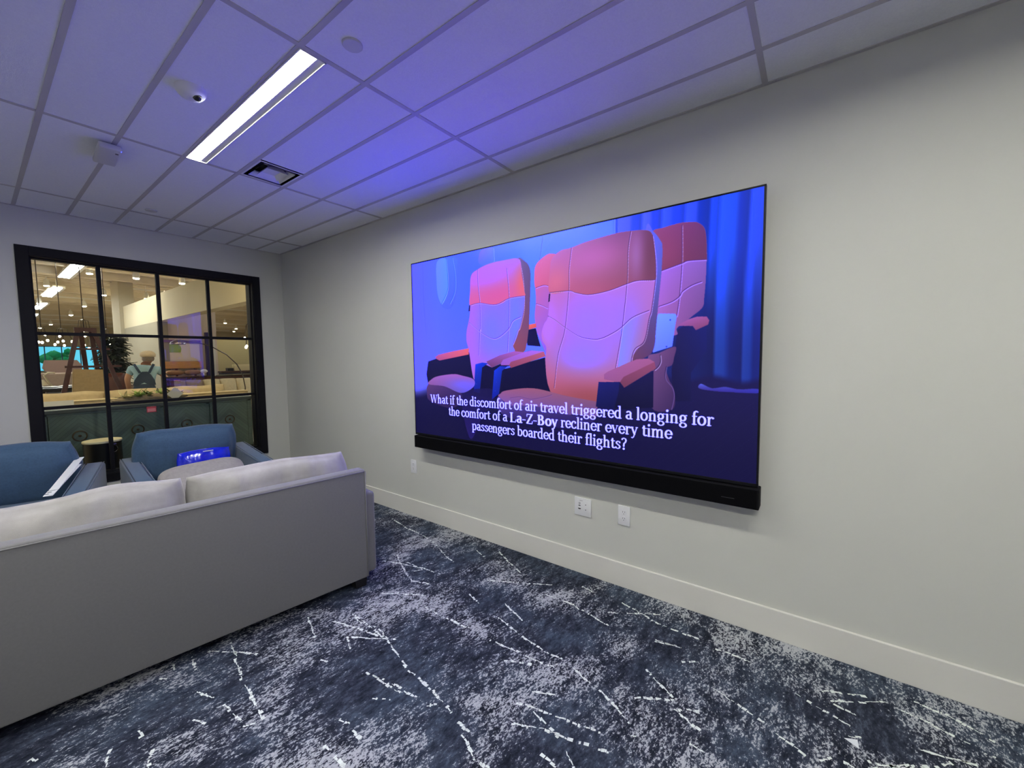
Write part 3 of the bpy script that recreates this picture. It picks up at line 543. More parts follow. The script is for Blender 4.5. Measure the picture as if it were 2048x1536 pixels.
    G = {
     'o': (.56, [bowl(.28)]),
     'c': (.47, [(arc(.27, .24, .2, .235, 55, 325), K), ([(.385, .40), (.38, .36)], K)]),
     'e': (.50, [(arc(.27, .24, .2, .235, 0, 325), K), ([(.09, .25), (.46, .25)], T)]),
     'a': (.52, [(arc(.25, .34, .14, .13, 150, 0), K), ([(.39, .34), (.39, .07), (.43, .015), (.49, .02)], K), (arc(.25, .135, .155, .125, 75, 290), K), ([(.29, .27), (.39, .29)], T), ([(.33, .03), (.39, .1)], T)]),
     'i': (.30, [([(.15, .0), (.15, .47)], K), sf(.15, .01, .1), sf(.10, .46, .06), ([(.145, .66), (.155, .67)], 1.25)]),
     'l': (.29, [([(.15, .0), (.15, .75)], K), sf(.15, .01, .1), sf(.10, .745, .06)]),
     't': (.35, [([(.16, .6), (.16, .1), (.2, .03), (.28, .02), (.33, .05)], K), ([(.05, .46), (.32, .46)], T), ([(.06, .47), (.16, .6)], T)]),
     'f': (.33, [([(.15, .0), (.15, .6), (.18, .7), (.27, .745), (.35, .71)], K), sf(.16, .01, .12), ([(.04, .46), (.31, .46)], T)]),
     'r': (.42, [([(.14, .0), (.14, .46)], K), sf(.15, .01, .11), sf(.09, .46, .05), ([(.14, .34), (.22, .43), (.3, .465), (.37, .45)], K * .8), ([(.37, .43), (.37, .40)], K)]),
     'n': (.60, [([(.14, .0), (.14, .46)], K), sf(.14, .01, .1), sf(.09, .46, .05), ([(.14, .36), (.25, .45), (.34, .465), (.42, .42), (.44, .32), (.44, .0)], K), sf(.44, .01, .1)]),
     'h': (.60, [([(.14, .0), (.14, .75)], K), sf(.14, .01, .1), sf(.09, .745, .05), ([(.14, .36), (.25, .45), (.34, .465), (.42, .42), (.44, .32), (.44, .0)], K), sf(.44, .01, .1)]),
     'm': (.90, [([(.14, .0), (.14, .46)], K), sf(.14, .01, .1), sf(.09, .46, .05), ([(.14, .36), (.24, .45), (.33, .465), (.41, .42), (.43, .32), (.43, .0)], K), sf(.43, .01, .09), ([(.43, .36), (.53, .45), (.62, .465), (.70, .42), (.72, .32), (.72, .0)], K), sf(.72, .01, .1)]),
     'd': (.58, [([(.43, .0), (.43, .75)], K), sf(.37, .745, .06), sf(.49, .01, .06), (arc(.27, .24, .19, .235, 60, 300), K), ([(.365, .44), (.43, .38)], T), ([(.365, .04), (.43, .1)], T)]),
     'b': (.57, [([(.13, .02), (.13, .75)], K), sf(.08, .745, .05), (arc(.30, .24, .19, .235, -120, 120), K), ([(.205, .44), (.13, .38)], T), ([(.205, .03), (.13, .04)], T)]),
     'p': (.58, [([(.13, -.2), (.13, .46)], K), sf(.14, -.2, .11), sf(.08, .46, .05), (arc(.30, .24, .19, .235, -120, 120), K), ([(.205, .44), (.13, .38)], T), ([(.205, .04), (.13, .08)], T)]),
     'g': (.53, [(arc(.25, .31, .155, .155, 0, 360, 20), K), ([(.36, .43), (.44, .47), (.5, .46)], T * 1.2), ([(.15, .19), (.10, .12), (.16, .05)], K * .7), ([(.16, .05), (.36, .03)], K * .8), (arc(.26, -.09, .19, .12, 60, -240), K * .85)]),
     's': (.44, [([(.36, .38), (.34, .44), (.22, .465), (.12, .42), (.11, .34), (.2, .27), (.31, .22), (.37, .14), (.33, .05), (.22, .01), (.1, .03), (.07, .1)], K * .85)]),
     'v': (.52, [([(.08, .46), (.26, .02)], K), ([(.26, .02), (.43, .46)], T * 1.2), sf(.09, .46), sf(.43, .46, .07)]),
     'y': (.52, [([(.08, .46), (.27, .03)], K), ([(.43, .46), (.27, .03), (.2, -.13), (.12, -.19), (.06, -.17)], T * 1.6), sf(.09, .46), sf(.43, .46, .07)]),
     'W': (1.02, [([(.1, .68), (.28, .03)], K), ([(.28, .03), (.5, .68)], T), ([(.5, .68), (.70, .03)], K), ([(.70, .03), (.91, .68)], T), sf(.1, .68, .1), sf(.5, .68, .09), sf(.91, .68, .09)]),
     'L': (.66, [([(.17, .0), (.17, .68)], K), sf(.17, .68, .13), ([(.05, .01), (.56, .01)], T), ([(.56, .01), (.59, .17)], T)]),
     'Z': (.64, [([(.54, .67), (.1, .02)], K), ([(.1, .67), (.55, .67)], T), ([(.1, .67), (.09, .52)], T), ([(.08, .01), (.56, .01)], T), ([(.56, .01), (.58, .17)], T)]),
     'B': (.70, [([(.17, .0), (.17, .68)], K), ([(.05, .68), (.32, .68)], T), ([(.05, .01), (.34, .01)], T), (arc(.32, .525, .155, .155, 90, -90), K), (arc(.34, .185, .2, .175, 90, -90), K), ([(.17, .36), (.34, .365)], T)]),
     '-': (.38, [([(.07, .24), (.31, .24)], .55)]),
     '?': (.48, [([(.1, .6), (.12, .66), (.22, .7), (.34, .67), (.39, .57), (.34, .45), (.24, .37), (.22, .24), (.22, .18)], K * .85), ([(.215, .035), (.225, .04)], 1.2)]),
     ' ': (.26, [])}
    bold = range(17, 25)
    def text(s, x0, x1, base, em, boldr=()):
        adv = [G[c][0] * (1.1 if i in boldr else 1) for i, c in enumerate(s)]; k = (x1 - x0) * W / (sum(adv) * em); cur = x0 * W
        for i, c in enumerate(s):
            b_ = i in boldr
            for (p, th) in G[c][1]:
                rx = em * (.078 if b_ else .052) * (th if th >= .5 else .3); ry = em * (.030 if b_ else .024) * max(.8, th)
                if th > 1.1: ry = rx
                q = [(cur + a * em * k * (1.1 if b_ else 1), base * H - b * em) for a, b in p]
                for j in range(len(q) - 1):
                    (ax, ay), (cx, cy) = q[j], q[j + 1]
                    X0, X1 = max(0, int(min(ax, cx) - rx) - 3), int(max(ax, cx) + rx) + 4; Y0, Y1 = max(0, int(min(ay, cy) - ry) - 3), int(max(ay, cy) + ry) + 4
                    gx, gy = np.meshgrid((np.arange(X0, X1) + .5) / rx, (np.arange(Y0, Y1) + .5) / ry)
                    a_, b2, c_, d_ = ax / rx, ay / ry, cx / rx, cy / ry; L2 = (c_ - a_) ** 2 + (d_ - b2) ** 2 + 1e-6
                    t = np.clip(((gx - a_) * (c_ - a_) + (gy - b2) * (d_ - b2)) / L2, 0, 1); d = np.hypot(gx - a_ - t * (c_ - a_), gy - b2 - t * (d_ - b2))
                    m = np.clip((1 - d) * min(rx, ry) + .6, 0, 1)[..., None]; r_ = img[Y0:Y1, X0:X1]
                    m = m[:r_.shape[0], :r_.shape[1]]; img[Y0:Y1, X0:X1] = r_ * (1 - m) + S((222, 220, 255)) * m
            cur += adv[i] * em * k
    em = 60
    text('What if the discomfort of air travel triggered a longing for', .0785, .92, .812, em)
    l2 = 'the comfort of a La-Z-Boy recliner every time'; text(l2, .1604, .8392, .8745, em, range(l2.index('La'), l2.index('La') + 8))
    text('passengers boarded their flights?', .2588, .74, .9395, em)
    img = np.clip(img, 0, 1)
    lin = np.where(img <= .04045, img / 12.92, ((img + .055) / 1.055) ** 2.4)
    lin[..., 2] *= 1 + BLUE_GAIN * lin[..., 2] ** 8
    im = bpy.data.images.new('screen_picture', W, H, float_buffer=True, is_data=True)
    buf = np.ones((H, W, 4), np.float32); buf[..., :3] = lin[::-1]
    im.pixels.foreach_set(buf.ravel()); im.update(); im.pack()
    return im
TY0, TY1, TZ0, TZ1, TX = 0.215, 2.815, 0.805, 2.2715, XW - 0.08
t = thing('television', 'very large wall-mounted television showing airplane seats and a caption', 'television', (XW, (TY0 + TY1) / 2, TZ0))
def loc(bm, o):
    bmesh.ops.translate(bm, verts=bm.verts, vec=-Vector(o.location)); return bm
bm = NB(); bx(bm, TX + 0.003, TX + 0.028, TY0, TY1, TZ0 - .01, TZ1, 0.003); bx(bm, TX + .028, XW - 0.02, TY0 + .25, TY1 - .25, TZ0 + .1, TZ1 - .25, .01); bx(bm, XW - .02, XW - .0016, TY0 + .8, TY1 - .8, TZ0 + .3, TZ1 - .6)
obj('rear_housing', loc(bm, t), M_tvb, t)
bm = NB()
bz = 0.009
for a in ((TY0, TY1, TZ1 - bz, TZ1), (TY0, TY1, TZ0 - .01, TZ0 + .006), (TY0, TY0 + bz, TZ0, TZ1), (TY1 - bz, TY1, TZ0, TZ1)): bx(bm, TX, TX + .006, *a, 0.001)
obj('bezel', loc(bm, t), M_tvb, t)
bm = NB(); vs = [bm.verts.new(p) for p in ((TX + .002, TY1 - bz, TZ0 + .006), (TX + .002, TY0 + bz, TZ0 + .006), (TX + .002, TY0 + bz, TZ1 - bz), (TX + .002, TY1 - bz, TZ1 - bz))]
f = bm.faces.new(vs); uvl = bm.loops.layers.uv.new('UVMap')
for lp, uv in zip(f.loops, ((.0035, 0), (.9965, 0), (.9965, .994), (.0035, .994))): lp[uvl].uv = uv
loc(bm, t)
me = bpy.data.meshes.new('screen'); bm.to_mesh(me); bm.free(); so = bpy.data.objects.new('screen', me); COL.objects.link(so); so.parent = t
m = bpy.data.materials.new('screen'); m.use_nodes = True; N = m.node_tree.nodes; L = m.node_tree.links; b = N['Principled BSDF']
b.inputs['Base Color'].default_value = (0.004, 0.004, 0.006, 1); b.inputs['Roughness'].default_value = 0.25; b.inputs['Specular IOR Level'].default_value = 0.15
it = N.new('ShaderNodeTexImage'); it.image = paint_screen(); it.interpolation = 'Cubic'; it.extension = 'EXTEND'
L.new(it.outputs['Color'], b.inputs['Emission Color']); b.inputs['Emission Strength'].default_value = 1.0
me.materials.append(m)
t = thing('soundbar', 'long slim black soundbar mounted on the wall under the television', 'soundbar', (XW, (TY0 + TY1) / 2, 0.68))
bm = NB(); bx(bm, XW - .105, XW - .02, TY0 - .008, TY1 - .012, 0.685, 0.789, .004); obj('bar_housing', loc(bm, t), M_bar, t)
bm = NB(); bx(bm, XW - .107, XW - .104, TY0 + .002, TY1 - .022, 0.690, 0.785, .001); obj('front_grille', loc(bm, t), mat('grille_black', (6, 6, 9), 0.9, bump=.6, bscale=900, spec=.1), t)
bm = NB(); bx(bm, XW - .1085, XW - .1068, TY0 + .1, TY0 + .16, 0.724, 0.727); obj('maker_mark', loc(bm, t), mat('mark_dim', (44, 44, 50), .5), t)
bm = NB(); bx(bm, XW - .02, XW - .0016, TY0 + .6, TY0 + .75, .70, .77); obj('wall_bracket', loc(bm, t), M_tvb, t)
bm = NB(); bx(bm, XW - .02, XW - .0016, TY1 - .75, TY1 - .6, .70, .77); obj('wall_bracket', loc(bm, t), M_tvb, t)

# ================================================================== SOFA (local: x along the back, y forward, z up)
def soft_box(bm, x0, x1, y0, y1, z0, z1, bev, M=None):
    st = set(bm.verts); bx(bm, x0, x1, y0, y1, z0, z1, bev, 4)
    if M:
        for v in bm.verts:
            if v not in st: v.co = M @ v.co
SA = math.radians(180 - 7.5)    # the back runs to the left and a little away
sofa = thing('sofa', 'light grey sofa seen from behind, its long plain back facing the viewer', 'sofa', (1.484, 2.262, 0), -math.radians(7.47))
LEN = 2.57
# local axes: -x runs along the back to the left, +y is the front
bm = NB(); soft_box(bm, -LEN, -0.02, 0.0, 0.085, 0.062, 0.765, 0.012); obj('back_panel', bm, M_grey, sofa, True, 50)
bm = NB()
for x0, x1, yy, zz in ((-LEN + .01, -.03, -0.001, .752),): tube(bm, [(x0, yy, zz), (x1, yy, zz)], 0.0035, 8)
tube(bm, [(-.022, .0, .07), (-.022, .0, .752)], 0.0035, 8); tube(bm, [(-.022, .084, .07), (-.022, .084, .752)], 0.0035, 8)
obj('piping', bm, M_grey, sofa, True)
bm = NB(); soft_box(bm, -LEN, -.0, .085, .90, .065, .30, .012); obj('seat_base', bm, M_grey, sofa, True, 50)
for x0, x1 in ((-.085, .055), (-LEN - .055, -LEN + .085)):
    bm = NB(); soft_box(bm, x0, x1, .03, .93, .07, .600, .022); obj('arm', bm, M_grey, sofa, True, 50)
cw = (LEN - .17) / 3
for k in range(3):
    bm = NB(); cushion(bm, cw - .006, .66, .18, .75, 14, .004, 11 + k); obj('seat_cushion', bm, M_greyc, sofa, True, loc=(-.10 - cw * (k + .5), .60, .385))
ws = (.84, .79, .79)
for k in range(3):
    bm = NB(); cushion(bm, ws[k] + .012, .50, .23, .42, 30, .027, 3 + k, sq=.10, ear=.03, M=Matrix.Rotation(math.radians(90 - 10), 4, 'X') @ Matrix.Scale(1, 4)); obj('back_cushion', bm, M_greyc, sofa, True, loc=(-.045 - sum(ws[:k]) - ws[k] / 2, .235, .614))
for x in (-.06, -LEN + .06):
    for y in (.06, .85):
        bm = NB(); prism(bm, [(-.04, .065), (.04, .065), (.032, 0), (-.032, 0)], 'y', -.035, .035); obj('leg', bm, M_leg, sofa, loc=(x, y, 0))

# ================================================================== ARMCHAIRS (local: faces -y)
def make_armchair(label, loc_, rz):
    t = thing('armchair', label, 'armchair', loc_, rz)
    bm = NB(); soft_box(bm, -.33, .33, -.40, .36, .14, .32, .015); obj('seat_base', bm, M_blue, t, True, 50)
    bm = NB(); soft_box(bm, -.33, .33, .30, .42, .14, .72, .03); obj('back_frame', bm, M_blue, t, True, 50)
    for s in (-1, 1):
        bm = NB(); st = []
        pts_ = [(-.44, .14), (-.44, .575), (-.40, .592), (.42, .665), (.46, .64), (.46, .14)]
        prism(bm, pts_, 'x', s * .335, s * .445)
        bmesh.ops.bevel(bm, geom=bm.edges[:], offset=.014, segments=3, affect='EDGES')
        a = obj('arm', bm, M_blue, t, True, 50)
        bm = NB()
        for xx in (s * .337, s * .443): tube(bm, [(xx, -.438, .16), (xx, -.441, .57), (xx, -.40, .591), (xx, .40, .663)], .0035, 6)
        obj('piping', bm, M_blue, a, True)
    bm = NB(); cushion(bm, .65, .72, .17, .72, 16, .005, 31); obj('seat_cushion', bm, M_blue, t, True, loc=(0, -.06, .40))
    bm = NB(); cushion(bm, .73, .52, .26, .30, 26, .020, 36, sq=.24, ear=.06, M=Matrix.Rotation(math.radians(90 + 14), 4, 'X')); obj('back_cushion', bm, M_blue, t, True, loc=(-.03, .27, .645))
    for x in (-.36, .36):
        for y in (-.38, .38):
            bm = NB(); prism(bm, [(-.025, .14), (.025, .14), (.016, 0), (-.016, 0)], 'y', -.02, .02); obj('leg', bm, M_leg, t, loc=(x, y, 0))
    return t
make_armchair('blue armchair with a blue plastic bag on its seat, in front of the window', (1.118, 4.12, 0), math.radians(-3.5))
make_armchair('blue armchair at the left edge with a folded white leaflet on its arm', (0.075, 4.28, 0), math.radians(-15))
# grey lumbar pillow, blue bag, leaflet
M_pil = mat('pillow_grey', (150, 146, 142), 0.85, 0.1, 40, .5, 600, sheen=.3)
bm = NB(); cushion(bm, .55, .32, .13, .45, 20, .008, 52, sq=.26, ear=.0, M=Matrix.Rotation(math.radians(-2), 4, 'Y') @ Matrix.Rotation(math.radians(40), 4, 'X')); tag(obj('throw_pillow', bm, M_pil, None, True, loc=(1.065, 3.82, .540), rot=(0, 0, math.radians(-2))), 'grey throw pillow lying on the blue armchair in front of the blue bag', 'pillow')
mb = mat('blue_plastic', (6, 30, 200), 0.22, 0.3, 10, .8, 30); mb.node_tree.nodes['Principled BSDF'].inputs['Coat Weight'].default_value = .6
bag = thing('plastic_bag', 'shiny bright blue plastic bag behind the grey pillow on the blue armchair', 'bag', (1.165, 4.12, .505), math.radians(-4))
bm = NB(); cushion(bm, .37, .22, .12, .3, 24, .03, 71, sq=.2, ear=.08, M=Matrix.Rotation(math.radians(74), 4, 'X')); obj('bag_body', bm, mb, bag, True, loc=(0, 0, .105))
bm = NB(); tube(bm, [(-.07, -.02, .175), (-.05, -.03, .200), (.0, -.035, .208), (.09, -.03, .195), (.125, -.02, .165)], .006, 8); obj('handle', bm, mb, bag, True)
bm = NB(); bx(bm, -.03, .04, -.045, -.041, .198, .203); obj('white_label', bm, M_white, bag)
lf = thing('leaflet', 'folded white printed leaflet resting on the arm of the left blue armchair', 'leaflet', (0.272, 3.93, .618), math.radians(-23))
MP = mat('paper', (226, 230, 232), .6)
R1 = Matrix.Rotation(math.radians(12), 4, 'X')
def slab(x0, x1, y0, y1, z0, z1, M): 
    bm = NB(); bx(bm, x0, x1, y0, y1, z0, z1)
    for v in bm.verts: v.co = M @ v.co
    return bm
obj('leaf', slab(-.024, .020, -.04, .44, .002, .005, R1), MP, lf); obj('leaf', slab(-.018, .026, .03, .56, .007, .010, R1 @ Matrix.Rotation(math.radians(2.5), 4, 'Z')), MP, lf)
for (a, b_, c_, d_) in ((-.025, -.005, -.02, -.01), (-.02, 0, .005, .015), (-.025, .01, .03, .04), (-.024, -.018, .10, .108), (-.024, -.018, .30, .308)):
    obj('print', slab(a, b_, c_, d_, .0045, .0056, R1), mat('print_dark', (110, 116, 122), .6), lf)

bm = NB(); prism(bm, [(-.02, -.018), (.022, -.016), (.002, .024)], 'z', 0.0, .0015)
tag(obj('paper_scrap', bm, MP, None, loc=(1.906, -.151, .0015)), 'tiny white triangular paper scrap on the carpet at the lower right', 'paper')

# ================================================================== THE SHOWROOM BEYOND THE GLASS
SY0, SY1, SXL, SXR, SZ = YW + 0.18, 40.0, -3.5, 16.0, 3.9
bm = NB(); bx(bm, SXL, SXR, SY0, SY1 + .2, -0.1, 0); struct('floor_showroom', bm, mat('showroom_floor', (176, 160, 136), .5, .15, 3))
bm = NB(); bx(bm, SXL, SXR, SY0, SY1 + .2, SZ, SZ + .1)
for k in range(100):
    y = SY0 + .35 + k * .34
    if y < SY1: bx(bm, SXL, SXR, y, y + .17, SZ - .04, SZ)
struct('ceiling_showroom', bm, M_deck)
bm = NB()
for y in (9.4, 11.2, 13.9, 15.4, 19.0, 22.0, 25, 28, 31, 34, 37): bx(bm, SXL, SXR, y, y + .10, SZ - .20, SZ - .04); bx(bm, SXL, SXR, y - .02, y + .12, SZ - .215, SZ - .20)
struct('trim_1', bm, M_deck)
bm = NB(); bx(bm, SXL - .1, SXL, SY0, SY1, 0, 4.2); struct('wall_showroom_left', bm, M_cream)
bm = NB(); bx(bm, SXR, SXR + .1, SY0, SY1, 0, 4.2); struct('wall_showroom_right', bm, M_cream)
bm = NB(); bx(bm, XW + .15, SXR, SY0 - .15, SY0, 0, 4.2); bx(bm, SXL, XL, SY0 - .15, SY0, 0, 4.2); struct('wall_showroom_front', bm, M_cream)
# far wall with a shop window onto the street
bm = NB(); bx(bm, SXL, .8, SY1, SY1 + .2, 0, 4.2); bx(bm, 5.6, SXR, SY1, SY1 + .2, 0, 4.2); bx(bm, .8, 5.6, SY1, SY1 + .2, 2.55, 4.2); bx(bm, .8, 5.6, SY1, SY1 + .2, 0, .9); struct('wall_showroom_far', bm, M_cream)
bm = NB()
for x in (.8, 2.35, 3.0, 3.75, 4.6, 5.55): bx(bm, x, x + .05, SY1 + .05, SY1 + .12, .9, 2.55)
for z in (.9, 2.50): bx(bm, .8, 5.6, SY1 + .05, SY1 + .12, z, z + .05)
struct('window_2', bm, mat('alu_blue', (60, 90, 120), .4))
bm = NB(); bx(bm, -8, 26, SY1 + .2, 70, -.12, -.1); struct('ground_outside', bm, mat('asphalt', (110, 120, 150), .9, .1, 2))
def simple_tree(x, y, h, lab):
    t = thing('tree', lab, 'tree', (x, y, -.1)); bm = NB(); tube(bm, [(0, 0, 0), (.05, 0, h * .5)], .08, 8); obj('trunk', bm, M_redwood, t)
    bm = NB()
    for k in range(14):
        ball(bm, (random.uniform(-.7, .7), random.uniform(-.5, .5), h * .5 + random.uniform(0, h * .45)), random.uniform(.25, .5), sub=1)
    obj('crown', bm, mat('tree_green', (70, 150, 70), .8, .3, 6), t, True)
simple_tree(4.4, 50, 2.6, 'green tree outside the shop window at the far end of the showroom')
# bulkhead and return wall
bm = NB(); bx(bm, 2.8, 3.0, 5.75, 16.8, 2.43, 3.06); struct('wall_bulkhead', bm, M_cream)
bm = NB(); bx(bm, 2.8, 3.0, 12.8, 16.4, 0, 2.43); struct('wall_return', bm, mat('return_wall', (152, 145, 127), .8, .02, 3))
bm = NB(); bx(bm, 2.72, 3.05, 16.2, 17.2, 0, SZ - .05); struct('column_1', bm, mat('column_paint', (172, 164, 144), .8))
bm = NB(); bx(bm, 3.0, 4.02, 12.85, 12.95, 0, 3.2); struct('wall_alcove', bm, mat('alcove_wall', (214, 200, 190), .8, .02, 3))
bm = NB(); bx(bm, 4.15, 8.0, 13.4, 13.5, 0, 2.05); struct('wall_partition', bm, mat('olive_wall', (178, 168, 128), .8, .02, 3))
bm = NB(); bx(bm, 3.74, 3.86, 12.70, 12.82, 0, 2.20); tag(obj('post', bm, mat('navy_post', (44, 40, 110), .5)), 'dark navy post beside the pale alcove wall in the showroom', 'post')
bm = NB(); bx(bm, 3.885, 3.93, 12.70, 12.80, 0, 2.02); tag(obj('door_edge', bm, M_white), 'narrow white board standing beside the dark navy post', 'board')
bm = NB(); bx(bm, 3.1, 5.8, 9.2, 10.2, 3.1, 3.45, .02); bx(bm, 3.6, 3.9, 6.2, 9.2, 3.1, 3.4, .02); tag(obj('air_duct', bm, M_duct), 'dark grey air duct above the showroom bulkhead', 'duct')
# strip lights
M_strip = glow('strip_lens', (0.93, 0.98, 1.0), SHOW_STRIP)
strips = [(1.58, 12.7), (1.67, 17.5), (1.77, 22.5), (1.90, 27.7), (-1.6, 9.0), (-1.6, 14.5), (5.6, 8.0), (5.6, 12.5), (5.6, 18.0)]  # the rows left and right are out of view, added to brighten the showroom
labs = ['nearest white strip light hanging under the showroom ceiling', 'second white strip light in the row going back into the showroom', 'third white strip light in the row going back into the showroom', 'farthest white strip light in the showroom row']
for i, (x, y) in enumerate(strips):
    t = thing('strip_light', labs[i] if i < 4 else ['', '', '', '', 'added unseen strip light over the left side of the showroom', 'added unseen strip light farther back on the left side of the showroom', 'strip light over the right side of the showroom', 'added unseen strip light midway along the right side of the showroom', 'added unseen strip light at the back right of the showroom'][i], 'ceiling light', (x, y, 3.62), 0, 'strip lights of the showroom')
    Ln = 2.75 if i < 4 else 2.4
    bm = NB(); bx(bm, -.09, .16, 0, Ln, .01, .055); bx(bm, .10, .16, 0, Ln, -.02, .01)
    for yy in (.2, Ln - .2): bx(bm, -.01, .01, yy - .01, yy + .01, .03, .235)
    obj('light_housing', bm, M_fix, t)
    bm = NB(); bx(bm, -.085, .095, .01, Ln - .01, 0, .01); obj('light_diffuser', bm, M_strip, t)
# spot lamps on tracks
M_spot = glow('spot_lamp', (1.0, 0.82, 0.50), SHOW_SPOT)
spots = [(4.6, 13.18), (3.9, 17.08), (4.6, 16.97), (2.53, 13.11), (3.41, 12.99), (3.51, 17.16), (2.6, 20.9), (2.72, 25.0), (3.61, 20.9), (1.55, 20.9), (2.71, 31.5), (2.59, 35.0), (6.68, 29.0), (7.28, 28.9), (7.51, 25.4), (8.34, 29.5), (9.07, 36.0), (9.9, 36.1), (8.31, 25.5), (10.21, 29.5), (11.04, 32.8), (0.7, 6.6), (1.5, 6.7), (2.1, 6.6), (0.2, 6.6), (2.9, 6.6)]  # last ones, out of view by the glass, added to light drum and sofa
rails = [(6.63, -1.2, 5.3, 'unseen ceiling track rail added for the spotlights right behind the interior window'), (13.08, 2.2, 5.2, 'ceiling track rail over the showroom alcove'), (17.04, 3.1, 5.3, 'ceiling track rail behind the showroom column'), (20.9, 1.2, 8.5, 'middle ceiling track rail of the showroom'), (25.2, 2.4, 12, 'ceiling track rail far back in the showroom'), (29.2, 2.2, 12, 'second ceiling track rail far back in the showroom'), (32, 2.4, 12, 'third ceiling track rail far back in the showroom'), (35.6, 1.2, 12, 'farthest ceiling track rail of the showroom')]
for (y, xa, xb, lab) in rails:
    bm = NB(); bx(bm, xa, xb, y - .02, y + .02, 3.70, 3.74)
    t = tag(obj('lighting_track', bm, M_fix), lab, 'track', 'ceiling track rails of the showroom')
    for x in (xa + .4, (xa + xb) / 2, xb - .4): bm = NB(); bx(bm, x - .006, x + .006, y - .006, y + .006, 3.74, 3.862); obj('hanger_rod', bm, M_fix, t)
sp0 = None
spots = [(x, min((q[0] for q in rails), key=lambda v: abs(v - y))) for x, y in spots]
for i, (x, y) in enumerate(spots):
    if sp0 is None:
        t = sp0 = thing('track_spotlight', 'lit warm spotlight hanging from the showroom ceiling', 'spotlight', (x, y, 3.45), 0, 'lit spotlights of the showroom')
        bm = NB(); lathe(bm, [(.062, 0.0), (.066, .05), (.05, .17), (.018, .20), (.018, .24)], 20); obj('lamp_can', bm, M_fix, t, True, 40)
        bm = NB(); lathe(bm, [(.058, .0), (.05, -.016), (.002, -.026)], 20); obj('bulb', bm, M_spot, t, True)
        bm = NB(); bx(bm, -.010, .010, -.010, .010, .23, .2495); obj('stem', bm, M_fix, t)
    else:
        c = copy_tree(sp0); c.location = (x, y, 3.45)
for (x, y) in ((1.90, 14.2), (1.45, 17.3), (2.75, 18.4)):
    c = copy_tree(sp0); c.location = (x, y, 3.61)
# chandeliers: bulbs at measured heights, hung from a rod
M_bulb = glow('warm_bulb', (1.0, 0.86, 0.62), 30)
def chandelier(lab, y, bulbs, zr, dark=False):
    cx = sum(b[0] for b in bulbs) / len(bulbs)
    t = thing('chandelier', lab, 'chandelier', (cx, y, SZ), 0, 'chandeliers at the back of the showroom')
    bm = NB(); tube(bm, [(0, 0, -.04), (0, 0, zr - SZ)], .008, 6)
    for i, b in enumerate(bulbs):
        dy = ((i * 37) % 5 - 2) * .09
        tube(bm, [(0, 0, zr - SZ), ((b[0] - cx) * .6, dy * .6, zr - SZ - .03), (b[0] - cx, dy, b[1] - SZ + .03)], .005, 6)
    lathe(bm, [(.06, -.04), (.06, 0)], 16)
    obj('chandelier_frame', bm, mat('bronze', (70, 60, 48), .4, metal=.6), t)
    for i, b in enumerate(bulbs):
        bm = NB(); ball(bm, (b[0] - cx, ((i * 37) % 5 - 2) * .09, b[1] - SZ), .020, (1, 1, 1.3), 2); obj('bulb', bm, M_bulb, t, True)
chandelier('chandelier of small bright bulbs at the left edge of the showroom window', 12, [(.79, 1.83), (.84, 1.86), (.9, 1.86), (.95, 1.89), (.94, 2.01)], 2.15)
chandelier('chandelier of small bright bulbs above the tan lounge chair', 13, [(1.12, 1.84), (1.18, 1.9), (1.23, 2.03), (1.25, 1.92), (1.28, 1.83), (1.37, 1.91)], 2.2)
chandelier('chandelier of small bright bulbs between the legs of the red wooden easel', 11.5, [(1.28, 1.95), (1.41, 1.98), (1.42, 2.09), (1.5, 1.83), (1.4, 1.8), (1.33, 1.73), (1.45, 1.73)], 2.3)
chandelier('chandelier of small bright bulbs beside the tall green plant', 12.5, [(1.83, 2.02), (1.91, 1.99), (1.84, 1.93), (1.82, 1.86), (1.91, 1.86)], 2.2)
chandelier('small crystal chandelier at the right edge of the window', 8.5, [(3.21, 2.03), (3.24, 1.96), (3.17, 1.88), (3.23, 1.77), (3.16, 1.73), (3.05, 1.7)], 2.15)

